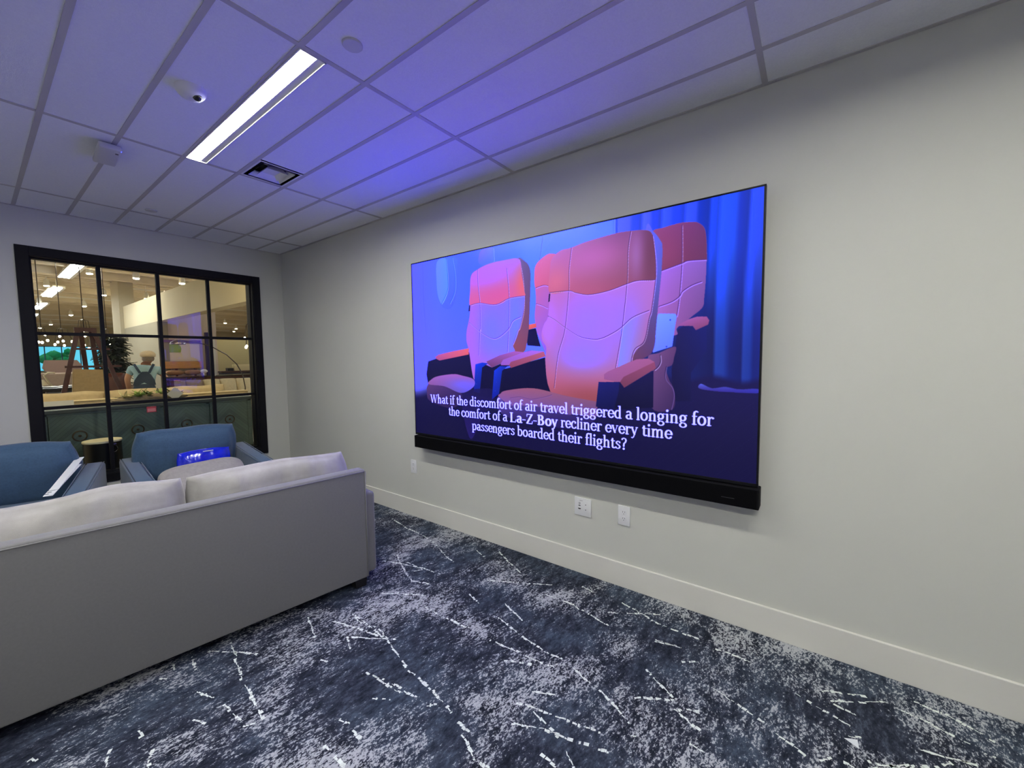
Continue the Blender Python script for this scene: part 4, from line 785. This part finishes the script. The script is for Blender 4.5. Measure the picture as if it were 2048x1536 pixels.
# ------------------------------------------------------------------ green sideboard just behind the glass
M_brass = mat('brass_dark', (96, 84, 64), .3, metal=.9)
sb = thing('sideboard', 'dark green four-door sideboard with chevron doors behind the interior window', 'sideboard', (1.298, 5.98, 0))
bm = NB(); bx(bm, -.92, .92, .02, .46, .30, .955, .004)
for x0, x1 in ((-.92, -.871), (.871, .92), (-.449, -.423), (-.013, .013), (.423, .449)): bx(bm, x0, x1, 0, .02, .30, .955)
bx(bm, -.92, .92, 0, .02, .30, .347); bx(bm, -.92, .92, 0, .02, .935, .955); obj('cabinet_body', bm, M_teal, sb)
bm = NB(); bx(bm, -.94, .94, -.02, .48, .955, .992, .005); obj('top', bm, mat('sideboard_top', (74, 82, 80), .6, spec=.2), sb)
def chevron():
    m = bpy.data.materials.new('chevron_green'); m.use_nodes = True; N = m.node_tree.nodes; L = m.node_tree.links; b = N['Principled BSDF']; b.inputs['Roughness'].default_value = .45
    tc = N.new('ShaderNodeTexCoord'); sp = N.new('ShaderNodeSeparateXYZ'); L.new(tc.outputs['Object'], sp.inputs[0])
    def mth(op, a, c=None):
        q = N.new('ShaderNodeMath'); q.operation = op
        for i, s in enumerate((a, c)):
            if s is None: continue
            if isinstance(s, (int, float)): q.inputs[i].default_value = s
            else: L.new(s, q.inputs[i])
        return q.outputs[0]
    v = mth('ADD', sp.outputs[2], mth('MULTIPLY', mth('ABSOLUTE', sp.outputs[0]), 1.0)); fr = mth('FRACT', mth('MULTIPLY', v, 24.0))
    r = N.new('ShaderNodeValToRGB'); L.new(fr, r.inputs[0]); e = r.color_ramp.elements
    e[0].position = 0; e[0].color = (*rgb((44, 56, 50)), 1); e[1].position = .10; e[1].color = (*rgb((92, 112, 102)), 1)
    n = N.new('ShaderNodeTexNoise'); n.inputs['Scale'].default_value = 30; L.new(tc.outputs['Object'], n.inputs[0])
    wv = N.new('ShaderNodeMath'); wv.operation = 'FLOOR'; L.new(mth('MULTIPLY', v, 24.0), wv.inputs[0])
    wn = N.new('ShaderNodeTexWhiteNoise'); wn.noise_dimensions = '1D'; L.new(wv.outputs[0], wn.inputs['W'])
    mx = N.new('ShaderNodeMixRGB'); mx.blend_type = 'MULTIPLY'; mx.inputs[0].default_value = .28; L.new(r.outputs[0], mx.inputs[1]); L.new(wn.outputs['Value'], mx.inputs[2])
    L.new(mx.outputs[0], b.inputs['Base Color']); return m
M_chev = chevron()
for k, x in enumerate((-.66, -.218, .218, .66)):
    bm = NB(); bx(bm, -.205, .205, -.012, .008, -.29, .29, .003); d = obj('door', bm, M_chev, sb, loc=(x, 0.0, .641))
    bm = NB(); tube(bm, [(.050 * math.cos(a), -.018, .075 + .050 * math.sin(a)) for a in [q * PI / 10 for q in range(20)]], .006, 8, True); lathe(bm, [(.012, -.02), (.012, -.01)], 16, (0, 0, .075), axis='y'); obj('ring_handle', bm, M_brass, d, True)
for x in (-.88, .88):
    for y in (.03, .42): bm = NB(); bx(bm, x - .025, x + .025, y - .02, y + .03, 0, .30); obj('leg', bm, M_teal, sb)
bm = NB(); bx(bm, -.042, .042, -.001, .001, -.032, .032); rt = thing('price_tag', 'small red and white paper tag hanging on the green sideboard door', 'tag', (1.205, 5.9605, .925)); obj('card', bm, mat('tag_red', (214, 70, 90), .6), rt)
bm = NB(); bx(bm, -.036, .036, -.003, -.001, -.024, .012); obj('printed_panel', bm, mat('tag_pink', (250, 150, 160), .6), rt)
bm = NB(); tube(bm, [(0, 0, .03), (0, .0045, .05)], .0012, 6); obj('string', bm, M_white, rt)
bm = NB(); bx(bm, -.055, .055, -.002, .002, -.055, .055); ct = thing('price_card', 'cream diamond-shaped card hanging over the sideboard edge by the plants', 'tag', (1.418, 5.945, 1.085)); obj('card', bm, mat('tag_cream', (236, 226, 190), .6), ct, rot=(0, PI / 4, 0))
bm = NB(); tube(bm, [(0, 0, .07), (.0, .03, .05), (0, .05, -.07)], .003, 6); obj('string', bm, M_cream, ct)
# foliage arrangement on the sideboard
def leaf(bm, c, d, ln, wd):
    d = Vector(d).normalized(); s = d.cross(Vector((0, 0, 1)))
    if s.length < .05: s = Vector((1, 0, 0))
    s.normalize(); n = s.cross(d); c = Vector(c)
    pr = [(0, .25), (.3, 1), (.7, .8), (1, 0.05)]
    L_ = [[bm.verts.new(c + d * ln * t + s * wd * w_ * q + n * (.25 * ln * t * t * -1 + abs(q) * wd * .3)) for q in (-1, 0, 1)] for t, w_ in pr]
    for i in range(3):
        for j in range(2): bm.faces.new((L_[i][j], L_[i][j + 1], L_[i + 1][j + 1], L_[i + 1][j]))
ar = thing('succulent_arrangement', 'long arrangement of green succulents in a driftwood planter on the sideboard', 'plant', (1.24, 6.14, .993))
bm = NB(); cushion(bm, .66, .15, .085, .35, 16, .02, 91); obj('driftwood_planter', bm, mat('driftwood', (140, 122, 92), .8, .3, 14), ar, True, loc=(0, 0, .052))
for (x, col, nn) in ((-.20, 'p', 26), (-.08, 'g', 60), (.03, 'd', 40), (.13, 'g', 34), (.22, 'b', 30)):
    bm = NB()
    for k in range(nn):
        a = random.uniform(0, 2 * PI); e = random.uniform(.1, 1.3)
        leaf(bm, (x + random.uniform(-.05, .05), random.uniform(-.04, .04), .065), (math.cos(a) * math.cos(e), math.sin(a) * math.cos(e), math.sin(e) * .8), random.uniform(.06, .115), random.uniform(.010, .018))
    obj('rosette', bm, {'p': mat('leaf_pale', (210, 200, 150), .6, .2, 20), 'g': mat('leaf_green', (160, 186, 96), .6, .25, 20), 'd': mat('leaf_dark', (80, 92, 50), .6, .3, 20), 'b': mat('leaf_brown', (70, 50, 46), .6, .3, 20)}[col], ar, True)
# drum table
dt = thing('drum_table', 'black drum side table with a cream top and a ring handle', 'side table', (.765, 5.735, 0))
bm = NB(); lathe(bm, [(.135, 0), (.14, .02), (.143, .34), (.140, .66)], 48); obj('drum', bm, mat('drum_black', (12, 12, 13), .35), dt, True, 40)
bm = NB(); lathe(bm, [(.143, .66), (.146, .664), (.146, .676), (.143, .68)], 48); obj('top', bm, mat('drum_top', (238, 230, 196), .4), dt, True, 40)
bm = NB(); tube(bm, [(.055 + .030 * math.cos(a), -.145, .60 + .036 * math.sin(a)) for a in [q * PI / 12 for q in range(24)]], .003, 6, True); bx(bm, .035, .08, -.142, -.130, .635, .65, .003); obj('ring_handle', bm, M_chrome, dt, True)
# vase lamp at the right edge
vs_ = thing('vase', 'tall cream ceramic vase on a brown base just inside the right window edge', 'vase', (2.375, 6.18, 0))
bm = NB(); lathe(bm, [(.05, .46), (.085, .56), (.105, .70), (.10, .80), (.06, .90), (.05, .93)], 32); obj('vase_body', bm, mat('ceramic', (232, 220, 190), .4), vs_, True)
bm = NB(); lathe(bm, [(.10, 0), (.10, .30), (.06, .36), (.055, .46)], 32); obj('base', bm, mat('base_brown', (128, 94, 60), .5, .3, 9), vs_, True, 40)

# ------------------------------------------------------------------ beige sofa with its back to the glass
bs = thing('sofa', 'long beige sofa with its back to the sideboard in the showroom', 'sofa', (1.35, 7.45, 0), math.radians(-1.5))
bm = NB(); soft_box(bm, -1.35, 1.35, -.05, .10, .10, .985, .02); obj('back_panel', bm, M_beige, bs, True, 50)
bm = NB(); tube(bm, [(-1.34, -.05, .975), (1.34, -.05, .975)], .008, 6); obj('piping', bm, mat('piping_cream', (238, 220, 170), .6), bs, True)
bm = NB(); soft_box(bm, -1.35, 1.35, .10, .95, .10, .44, .03); obj('seat_base', bm, M_beige, bs, True, 50)
for x in (-1.35, 1.15): bm = NB(); soft_box(bm, x, x + .2, .0, .98, .10, .68, .03); obj('arm', bm, M_beige, bs, True, 50)
for k, (x, wd) in enumerate(((-.72, .92), (.0, .55), (.68, .86))):
    bm = NB(); cushion(bm, wd, .48, .24, .45, 20, .028, 131 + k, M=Matrix.Rotation(math.radians(80), 4, 'X')); obj('back_cushion', bm, M_beige, bs, True, loc=(x, .24, .84))
for x in (-1.25, 1.25):
    for y in (.02, .88): bm = NB(); bx(bm, x - .03, x + .03, y - .03, y + .03, 0, .1); obj('leg', bm, M_leg, bs)
bm = NB(); bx(bm, 0, .26, 0, .003, 0, .07); pc = tag(obj('paper_sheet', bm, MP, None, loc=(.50, 7.375, .925), rot=(math.radians(-8), 0, math.radians(-1.5))), 'white paper sheet on the back of the beige sofa', 'paper')
# taupe channel-back chair beyond it
ch = thing('tufted_chaise', 'taupe channel-tufted chaise behind the beige sofa under the dark table', 'chaise', (3.08, 9.7, 0), math.radians(3))
M_taupe = mat('taupe', (140, 122, 108), .8, .1, 20)
bm = NB(); soft_box(bm, -.70, .75, -.1, .7, .10, .5, .04); obj('seat_base', bm, M_taupe, ch, True, 50)
for k in range(5):
    bm = NB(); cushion(bm, .30, .62, .16, .4, 12, .008, 151 + k, M=Matrix.Rotation(math.radians(72), 4, 'X')); obj('back_channel', bm, M_taupe if k < 2 else mat('light_taupe', (206, 192, 158), .8, .1, 20), ch, True, loc=(-.60 + k * .3, .42, .78))
for x in (-.65, .65): bm = NB(); bx(bm, x - .03, x + .03, .2, .26, 0, .1); obj('leg', bm, M_leg, ch)
# long dark glass table
gt = thing('bar_table', 'long narrow dark glass-topped table crossing in front of the chaise', 'table', (2.95, 8.95, 0), math.radians(6))
bm = NB(); bx(bm, -.95, .95, -.12, .12, 1.175, 1.195, .004); obj('table_top', bm, mat('dark_glass', (30, 22, 30), .08), gt)
bm = NB(); bx(bm, -.93, .93, -.10, .10, 1.14, 1.175); obj('apron', bm, M_redwood, gt)
for x in (-.9, .9):
    for y in (-.08, .08): bm = NB(); bx(bm, x - .02, x + .02, y - .02, y + .02, 0, 1.14); obj('leg', bm, M_redwood, gt)
# alcove: picture, bench, console
pa = thing('wall_picture', 'large pale canvas with a green disc corner on the alcove wall', 'picture', (3.24, 12.84, 1.66))
bm = NB(); bx(bm, -.34, .38, -.03, .01, -.20, .24, .004); obj('canvas', bm, mat('canvas', (232, 220, 200), .7), pa)
bm = NB()
ps = [(-.34, .24), (-.02, .24)] + [(-.12 + .12 * math.cos(a), .12 + .12 * math.sin(a)) for a in (.9, .5, 0, -.3)] + [(-.02, .02), (-.34, .02)]
prism(bm, ps, 'y', -.034, -.030); obj('green_shape', bm, mat('pic_green', (150, 178, 70), .6), pa)
bm = NB(); bx(bm, -.42, .40, -.08, .01, .27, .33, .004); obj('picture_rail', bm, mat('rail_purple', (116, 84, 140), .5), pa)
bn = thing('headboard', 'light orange wooden headboard panel below the pale canvas', 'headboard', (3.22, 12.74, 0))
bm = NB(); bx(bm, -.36, .40, -.03, .03, 1.28, 1.455, .006); obj('panel', bm, mat('orange_wood', (206, 150, 90), .5, .15, 8, stretch=(1, 1, 8)), bn)
bm = NB(); bx(bm, -.14, -.10, -.02, .02, 0, 1.28); bx(bm, .24, .28, -.02, .02, 0, 1.28); obj('post', bm, M_redwood, bn)
for k, x in enumerate((-.18, .17)): bm = NB(); cushion(bm, .34, .12, .12, .5, 10, .004, 171 + k); obj('bolster', bm, mat('bolster_brown', (150, 112, 80), .7), bn, True, loc=(x, -.10, 1.18))
bm = NB(); ball(bm, (0, 0, 0), .08, (1, .3, .6), 3); bx(bm, -.02, .02, -.01, .01, -.12, -.04); dish = tag(obj('oval_dish', bm, M_white, None, True, loc=(3.58, 12.45, 1.20)), 'white oval dish standing near the dark navy post', 'dish')
bm = NB(); bx(bm, -.75, .75, -.2, .2, .0, 1.08, .01); tag(obj('console_cabinet', bm, mat('console_brown', (84, 58, 46), .5), loc=(3.55, 12.40, 0)), 'brown console cabinet below the orange headboard', 'cabinet')
cn = thing('credenza', 'long dark navy credenza in front of the olive partition wall', 'cabinet', (5.0, 12.9, 0))
bm = NB(); bx(bm, -.95, .95, -.25, .25, .1, 1.14, .01); obj('cabinet_body', bm, mat('navy_dark', (30, 32, 60), .5), cn)
bm = NB(); bx(bm, -1.0, 1.0, -.28, .28, 1.14, 1.18); obj('top', bm, M_redwood, cn)
for x in (-.9, .9): bm = NB(); bx(bm, x - .03, x + .03, -.2, .2, 0, .1); obj('leg', bm, M_leg, cn)
for k, (x, w_, h_, cl, lab) in enumerate(((-.72, .14, .08, 'd', 'small dark box on the navy credenza'), (-.42, .42, .17, 'c', 'wide cream box on the navy credenza'), (.40, .5, .22, 'c', 'larger cream box at the right end of the navy credenza'))):
    bm = NB(); bx(bm, -w_ / 2, w_ / 2, -.08, .08, 0, h_, .004); bx(bm, -w_ / 2 - .005, w_ / 2 + .005, -.085, .085, h_ * .75, h_ * .78)
    tag(obj('storage_box', bm, M_dark if cl == 'd' else mat('box_cream', (236, 226, 186), .7), loc=(5.0 + x, 12.85, 1.18)), lab, 'box')
# arc lamp
al = thing('arc_lamp', 'thin curved metal arc floor lamp bending over the chaise', 'floor lamp', (2.80, 7.9, 0))
bm = NB(); tube(bm, [(0, 0, .03), (.03, 0, .6), (.05, 0, 1.0), (.02, 0, 1.22), (-.06, 0, 1.40), (-.20, 0, 1.56), (-.42, 0, 1.70), (-.62, 0, 1.765), (-.82, 0, 1.785)], .009, 8); obj('arc_pole', bm, mat('lamp_steel', (90, 84, 84), .3, metal=.7), al, True)
bm = NB(); lathe(bm, [(.15, 0), (.15, .03), (.02, .035)], 32); obj('base', bm, M_leg, al, True, 40)
bm = NB(); lathe(bm, [(.02, 1.80 - .01), (.09, 1.755), (.10, 1.72)], 24, (-.84, 0, 0), cap=False); obj('lamp_shade', bm, mat('lamp_steel', (90, 84, 84)), al, True)

# ------------------------------------------------------------------ easel, plant, lounge chair, dining table on the left
ez = thing('easel', 'tall dark red wooden A-frame easel with spread legs', 'easel', (1.12, 9.0, 0))
def bar(bm, a, b, w_, d_=.03):
    a, b = Vector(a), Vector(b); t = (b - a).normalized(); s = t.cross(Vector((0, 1, 0))).normalized(); n = s.cross(t)
    A = [bm.verts.new(a + s * i * w_ / 2 + n * j * d_ / 2) for i, j in ((-1, -1), (1, -1), (1, 1), (-1, 1))]; B = [bm.verts.new(b + s * i * w_ / 2 + n * j * d_ / 2) for i, j in ((-1, -1), (1, -1), (1, 1), (-1, 1))]
    bm.faces.new(A); bm.faces.new(B[::-1])
    for k in range(4): bm.faces.new((A[k], B[k], B[(k + 1) % 4], A[(k + 1) % 4]))
for a, b in (((-.09, 0, 1.96), (-.50, -.1, 0)), ((.07, 0, 1.96), (.62, -.1, 0)), ((-.06, .02, 1.94), (.10, .6, 0)), ((.05, .02, 1.94), (.26, .6, 0))):
    bm = NB(); bar(bm, a, b, .055); obj('leg', bm, M_redwood, ez)
bm = NB(); bx(bm, -.13, .11, -.02, .04, 1.93, 1.99); obj('top_block', bm, M_redwood, ez)
bm = NB(); bx(bm, -.18, .24, -.04, -.01, 1.65, 1.68); bx(bm, -.26, .36, -.05, -.02, 1.38, 1.41); obj('crossbar', bm, M_redwood, ez)
pn = thing('sling_chair', 'tan fabric lounge chair standing between the easel legs', 'chair', (1.09, 8.45, 0))
bm = NB(); prism(bm, [(-.24, .86), (.15, .84), (.15, .90), (.14, 1.12), (.12, 1.35), (-.205, 1.365)], 'y', -.03, .03); bmesh.ops.bevel(bm, geom=bm.edges[:], offset=.012, segments=2, affect='EDGES'); obj('backrest', bm, mat('tan_fabric', (158, 138, 104), .85, .1, 30), pn, True, 50)
bm = NB(); bx(bm, -.2, .19, -.02, .4, .80, .86, .02); obj('seat', bm, mat('tan_fabric', (158, 138, 104)), pn)
for x in (-.18, .17):
    for y in (0, .38): bm = NB(); bx(bm, x - .012, x + .012, y - .012, y + .012, 0, .82); obj('leg', bm, M_chrome, pn)
pl = thing('potted_tree', 'dark green leafy potted tree in front of the showroom column', 'plant', (1.74, 11.2, 0))
bm = NB(); lathe(bm, [(.13, 0), (.18, .35), (.17, .36), (.16, .34)], 24); obj('pot', bm, mat('pot_brown', (90, 50, 40), .6), pl, True, 40)
bm = NB(); tube(bm, [(0, 0, .3), (.02, 0, .9), (0, .02, 1.7)], .015, 8); obj('stem', bm, M_redwood, pl)
bm = NB()
for k in range(900):
    a = random.uniform(0, 2 * PI); z = random.uniform(.95, 1.95); e = random.uniform(-.5, .6); r_ = random.uniform(.02, .17) * (1.2 - abs(z - 1.4))
    leaf(bm, (r_ * math.cos(a), r_ * math.sin(a), z), (math.cos(a), math.sin(a), e), random.uniform(.09, .17), random.uniform(.024, .045))
obj('foliage', bm, mat('plant_dark', (40, 52, 34), .45, .4, 10), pl, True)
dn = thing('dining_table', 'round dark dining table laid with white plates at the left of the showroom', 'table', (.72, 10.6, 0))
bm = NB(); lathe(bm, [(.42, .98), (.44, 1.0), (.44, 1.03), (.42, 1.04)], 40); obj('table_top', bm, M_leg, dn, True, 40)
bm = NB(); lathe(bm, [(.22, 0), (.20, .03), (.05, .08), (.05, .98)], 24); obj('pedestal', bm, M_leg, dn, True, 40)
for k, (x, y, lab) in enumerate(((.82, 10.4, 'white plate at the front of the dark dining table'), (1.04, 10.6, 'white plate at the right of the dark dining table'), (.66, 10.8, 'white plate at the back of the dark dining table'))):
    bm = NB(); lathe(bm, [(.002, 0), (.06, .0), (.11, .014), (.105, .018), (.055, .006), (.002, .006)], 28); tag(obj('dinner_plate', bm, M_white, None, True, loc=(x, y, 1.04)), lab, 'plate', 'plates on the dining table')
dl = thing('desk_lamp', 'white curved desk lamp on the dark dining table', 'lamp', (.86, 10.75, 1.04))
bm = NB(); tube(bm, [(0, 0, .01), (-.05, 0, .12), (-.08, 0, .20), (-.03, 0, .25), (.05, 0, .24)], .014, 8); obj('lamp_arm', bm, M_cream, dl, True)
bm = NB(); lathe(bm, [(.05, 0), (.05, .012), (.01, .015)], 20); obj('base', bm, M_cream, dl, True, 40)
bm = NB(); lathe(bm, [(.02, .13), (.075, .03)], 20, (-.11, -.05, .0), cap=False); obj('lamp_shade', bm, M_cream, dl, True)
for k, (x, y, a, lab) in enumerate(((.40, 10.0, .4, 'black dining chair left of the dark table'), (.95, 9.95, -.3, 'black dining chair in front of the dark table'), (.95, 11.25, 2.8, 'black dining chair behind the dark table'), (1.35, 10.9, -1.6, 'black dining chair right of the dark table'))):
    t = thing('dining_chair', lab, 'chair', (x, y, 0), a, 'black dining chairs')
    bm = NB(); bx(bm, -.19, .19, -.19, .19, .60, .64, .01); obj('seat', bm, M_leg, t)
    bm = NB(); bx(bm, -.18, .18, -.20, -.18, .74, .98, .008); obj('backrest', bm, M_leg, t)
    for xx in (-.17, .17):
        for yy in (-.19, .17): bm = NB(); bx(bm, xx - .014, xx + .014, yy - .014, yy + .014, 0, .60 if yy > 0 else .76); obj('leg', bm, M_leg, t)
# dark upholstered chair with curved back against the shop window
cb = thing('tub_chair', 'brown tub chair with a curved back in front of the shop window', 'chair', (1.35, 14.2, 0), .2)
bm = NB(); prism(bm, [(-.34, 1.34), (-.30, 1.26), (-.18, 1.18), (.0, 1.14), (.2, 1.17), (.30, 1.28), (.30, 1.40), (.22, 1.52), (-.30, 1.52)], 'y', -.04, .04); obj('backrest', bm, mat('tub_brown', (128, 104, 96), .8), cb)
bm = NB(); bx(bm, -.32, .3, -.05, .5, .8, 1.16, .03); obj('seat', bm, M_leg, cb)
for x in (-.28, .26):
    for y in (0, .45): bm = NB(); bx(bm, x - .02, x + .02, y - .02, y + .02, 0, .82); obj('leg', bm, M_leg, cb)
gs = thing('sofa', 'grey sofa far back on the left of the showroom', 'sofa', (1.55, 13.2, 0))
bm = NB(); soft_box(bm, -.75, .75, 0, .2, .15, 1.24, .04); obj('backrest', bm, M_taupe, gs, True, 50)
bm = NB(); soft_box(bm, -.75, .75, -.6, 0, .15, .95, .04); obj('seat_base', bm, M_taupe, gs, True, 50)
for x in (-.7, .7): bm = NB(); bx(bm, x - .03, x + .03, -.5, .1, 0, .16); obj('leg', bm, M_leg, gs)
dv = thing('leather_chair', 'dark red brown leather chair beside the easel leg', 'chair', (1.60, 10.15, 0))
bm = NB(); cushion(bm, .30, .55, .2, .5, 14, .01, 191, M=Matrix.Rotation(math.radians(82), 4, 'X')); obj('backrest', bm, mat('leather_red', (84, 36, 26), .4, .2, 12), dv, True, loc=(0, .2, .98))
bm = NB(); soft_box(bm, -.17, .17, -.3, .25, .35, .68, .04); obj('seat', bm, mat('leather_red', (84, 36, 26)), dv, True, 50)
for x in (-.13, .13):
    for y in (-.25, .2): bm = NB(); bx(bm, x - .02, x + .02, y - .02, y + .02, 0, .36); obj('leg', bm, M_leg, dv)

# ------------------------------------------------------------------ shopper seen from behind
def skin(name, verts, edges, m, parent=None, root=0, sub=2):
    me = bpy.data.meshes.new(name); me.from_pydata([v[:3] for v in verts], edges, []); me.materials.append(m)
    o = bpy.data.objects.new(name, me); COL.objects.link(o)
    if parent: o.parent = parent
    md = o.modifiers.new('skin', 'SKIN'); md.use_smooth_shade = True
    for v, d in zip(verts, me.skin_vertices[0].data):
        r = v[3]; d.radius = r if isinstance(r, tuple) else (r, r); d.use_root = False
    me.skin_vertices[0].data[root].use_root = True
    s = o.modifiers.new('sub', 'SUBSURF'); s.levels = sub; s.render_levels = sub
    return o
pr = thing('person', 'person in blue overalls, light blue shirt and cap seen from behind, reaching right', 'person', (1.79, 9.2, 0), math.radians(-12))
M_skin = mat('skin', (196, 146, 118), .6); M_shirt = mat('shirt_blue', (150, 184, 198), .8, .08, 12); M_denim = mat('denim', (48, 66, 92), .85, .15, 30)
# y forward is away from the camera; the torso leans forward and to the right
V = [(0, 0, .90, (.13, .10)), (0, .03, 1.05, (.125, .095)), (.01, .07, 1.20, (.14, .10)), (.02, .11, 1.33, (.15, .095)), (.03, .14, 1.385, .055), (.05, .165, 1.44, .05),
     (-.09, 0, .86, .085), (-.10, .02, .50, .062), (-.10, -.01, .10, .042), (-.11, .10, .05, .035), (.09, 0, .86, .085), (.12, .04, .50, .062), (.13, .0, .10, .042), (.14, .12, .05, .035),
     (-.155, .11, 1.335, .055), (-.215, .10, 1.17, .044), (-.20, .19, .98, .034), (-.195, .25, .92, .030),
     (.185, .12, 1.325, .055), (.265, .16, 1.19, .043), (.345, .25, 1.12, .033), (.39, .31, 1.115, .030)]
E_ = [(0, 1), (1, 2), (2, 3), (3, 4), (4, 5), (0, 6), (6, 7), (7, 8), (8, 9), (0, 10), (10, 11), (11, 12), (12, 13), (3, 14), (14, 15), (15, 16), (16, 17), (3, 18), (18, 19), (19, 20), (20, 21)]
def hand(V, E_, root, d, spread, up):
    b = Vector(V[root][:3]); d = Vector(d).normalized(); s = Vector(spread).normalized(); n = Vector(up).normalized()
    pi = len(V); V.append((*(b + d * .045), .026)); E_.append((root, pi))
    for k, (o, ln) in enumerate(((-.024, .062), (-.008, .07), (.009, .066), (.025, .052))):
        a = len(V); V.append((*(b + d * .075 + s * o), .0095)); V.append((*(b + d * (.075 + ln * .5) + s * o * 1.15 - n * .006), .0088)); V.append((*(b + d * (.075 + ln) + s * o * 1.2 - n * .022), .0078)); E_ += [(pi, a), (a, a + 1), (a + 1, a + 2)]
    a = len(V); V.append((*(b + d * .03 - s * .034), .0105)); V.append((*(b + d * .065 - s * .050), .0095)); E_ += [(root, a), (a, a + 1)]
hand(V, E_, 17, (0, .5, -.8), (1, 0, 0), (0, 1, 0)); hand(V, E_, 21, (.7, .7, -.05), (.7, -.7, 0), (0, 0, 1))
body = skin('body', V, E_, M_skin, pr)
# head with face, turned to the right and down
bm = NB()
hc = Vector((.065, .20, 1.525))
ball(bm, hc, .098, (.80, .98, 1.12), 4)
for v in bm.verts:
    q = v.co - hc
    if q.z < -.03: v.co.x = hc.x + q.x * (1 + q.z * 2.2); v.co.y += .012
ball(bm, hc + Vector((.012, .100, -.015)), .016, (.8, 1, 1.3), 2)
for s in (-1, 1): ball(bm, hc + Vector((s * .078, -.005, -.01)), .024, (.35, .7, 1.2), 2)
obj('head', bm, M_skin, pr, True)
bm = NB()
for s in (-1, 1): ball(bm, hc + Vector((s * .03, .088, .012)), .010, sub=2)
obj('eye', bm, M_white, pr, True)
bm = NB(); ball(bm, hc + Vector((.0, .088, -.052)), .02, (1, .4, .3), 2); obj('mouth', bm, mat('lips', (150, 80, 76), .5), pr, True)
bm = NB(); ball(bm, hc + Vector((0, -.014, -.002)), .104, (.80, .93, 1.04), 3); bmesh.ops.delete(bm, geom=[f for f in bm.faces if f.calc_center_median().y > hc.y + .03 and f.calc_center_median().z < hc.z + .04], context='FACES'); bmesh.ops.delete(bm, geom=[f for f in bm.faces if f.calc_center_median().z < hc.z - .055], context='FACES'); obj('hair', bm, mat('grey_hair', (128, 116, 106), .8, .2, 60), pr, True)
bm = NB(); ball(bm, hc + Vector((0, -.01, .055)), .118, (.92, 1.04, .62), 3)
bmesh.ops.delete(bm, geom=[f for f in bm.faces if f.calc_center_median().z < hc.z + .022], context='FACES')
lathe(bm, [(.102, .018), (.106, .028), (.104, .045)], 32, tuple(hc + Vector((0, -.01, 0))), cap=False)
prism(bm, [(hc.x - .06, hc.y + .08), (hc.x + .06, hc.y + .08), (hc.x + .045, hc.y + .145), (hc.x, hc.y + .16), (hc.x - .045, hc.y + .145)], 'z', hc.z + .030, hc.z + .037)
obj('cap', bm, mat('cap_cream', (214, 196, 168), .85, .1, 20), pr, True)
SV = [(0, .01, .98, (.142, .115)), (0, .03, 1.07, (.142, .112)), (.01, .07, 1.20, (.157, .115)), (.02, .11, 1.325, (.162, .108)), (.032, .138, 1.375, .066),
      (-.155, .11, 1.335, .068), (-.200, .103, 1.215, .062), (.185, .12, 1.325, .068), (.245, .15, 1.225, .060)]
skin('shirt', SV, [(0, 1), (1, 2), (2, 3), (3, 4), (3, 5), (5, 6), (3, 7), (7, 8)], M_shirt, pr)
OV = [(0, 0, .92, (.150, .122)), (0, .02, 1.02, (.150, .122)), (.004, .045, 1.10, (.152, .120)), (-.09, 0, .84, .102), (-.10, .02, .50, .080), (-.10, -.01, .13, .066), (.09, 0, .84, .102), (.12, .04, .50, .080), (.13, .0, .13, .066)]
ov = skin('overalls', OV, [(0, 1), (1, 2), (0, 3), (3, 4), (4, 5), (0, 6), (6, 7), (7, 8)], M_denim, pr)
bm = NB()
prism(bm, [(-.145, 1.06), (.15, 1.06), (.135, 1.15), (.095, 1.235), (.05, 1.29), (-.02, 1.29), (-.07, 1.235), (-.12, 1.15)], 'y', -.112, -.082)
for v in bm.verts: v.co.y += (v.co.z - 1.08) * .20 + (v.co.x - .01) ** 2 * 2.2
obj('bib', bm, M_denim, ov)
for a, b in (((-.045, -.056, 1.27), (-.115, .035, 1.42)), ((.07, -.056, 1.27), (.135, .04, 1.415))):
    bm = NB(); c = ((a[0] + b[0]) / 2, (a[1] + b[1]) / 2 - .022, (a[2] + b[2]) / 2); bar(bm, a, c, .036, .010); bar(bm, c, b, .036, .010); obj('strap', bm, M_denim, ov)
for x in (-.11, .14): bm = NB(); soft_box(bm, x - .045, x + .045, -.05, .19, 0, .075, .02); obj('shoe', bm, M_leg, pr, True, 50)
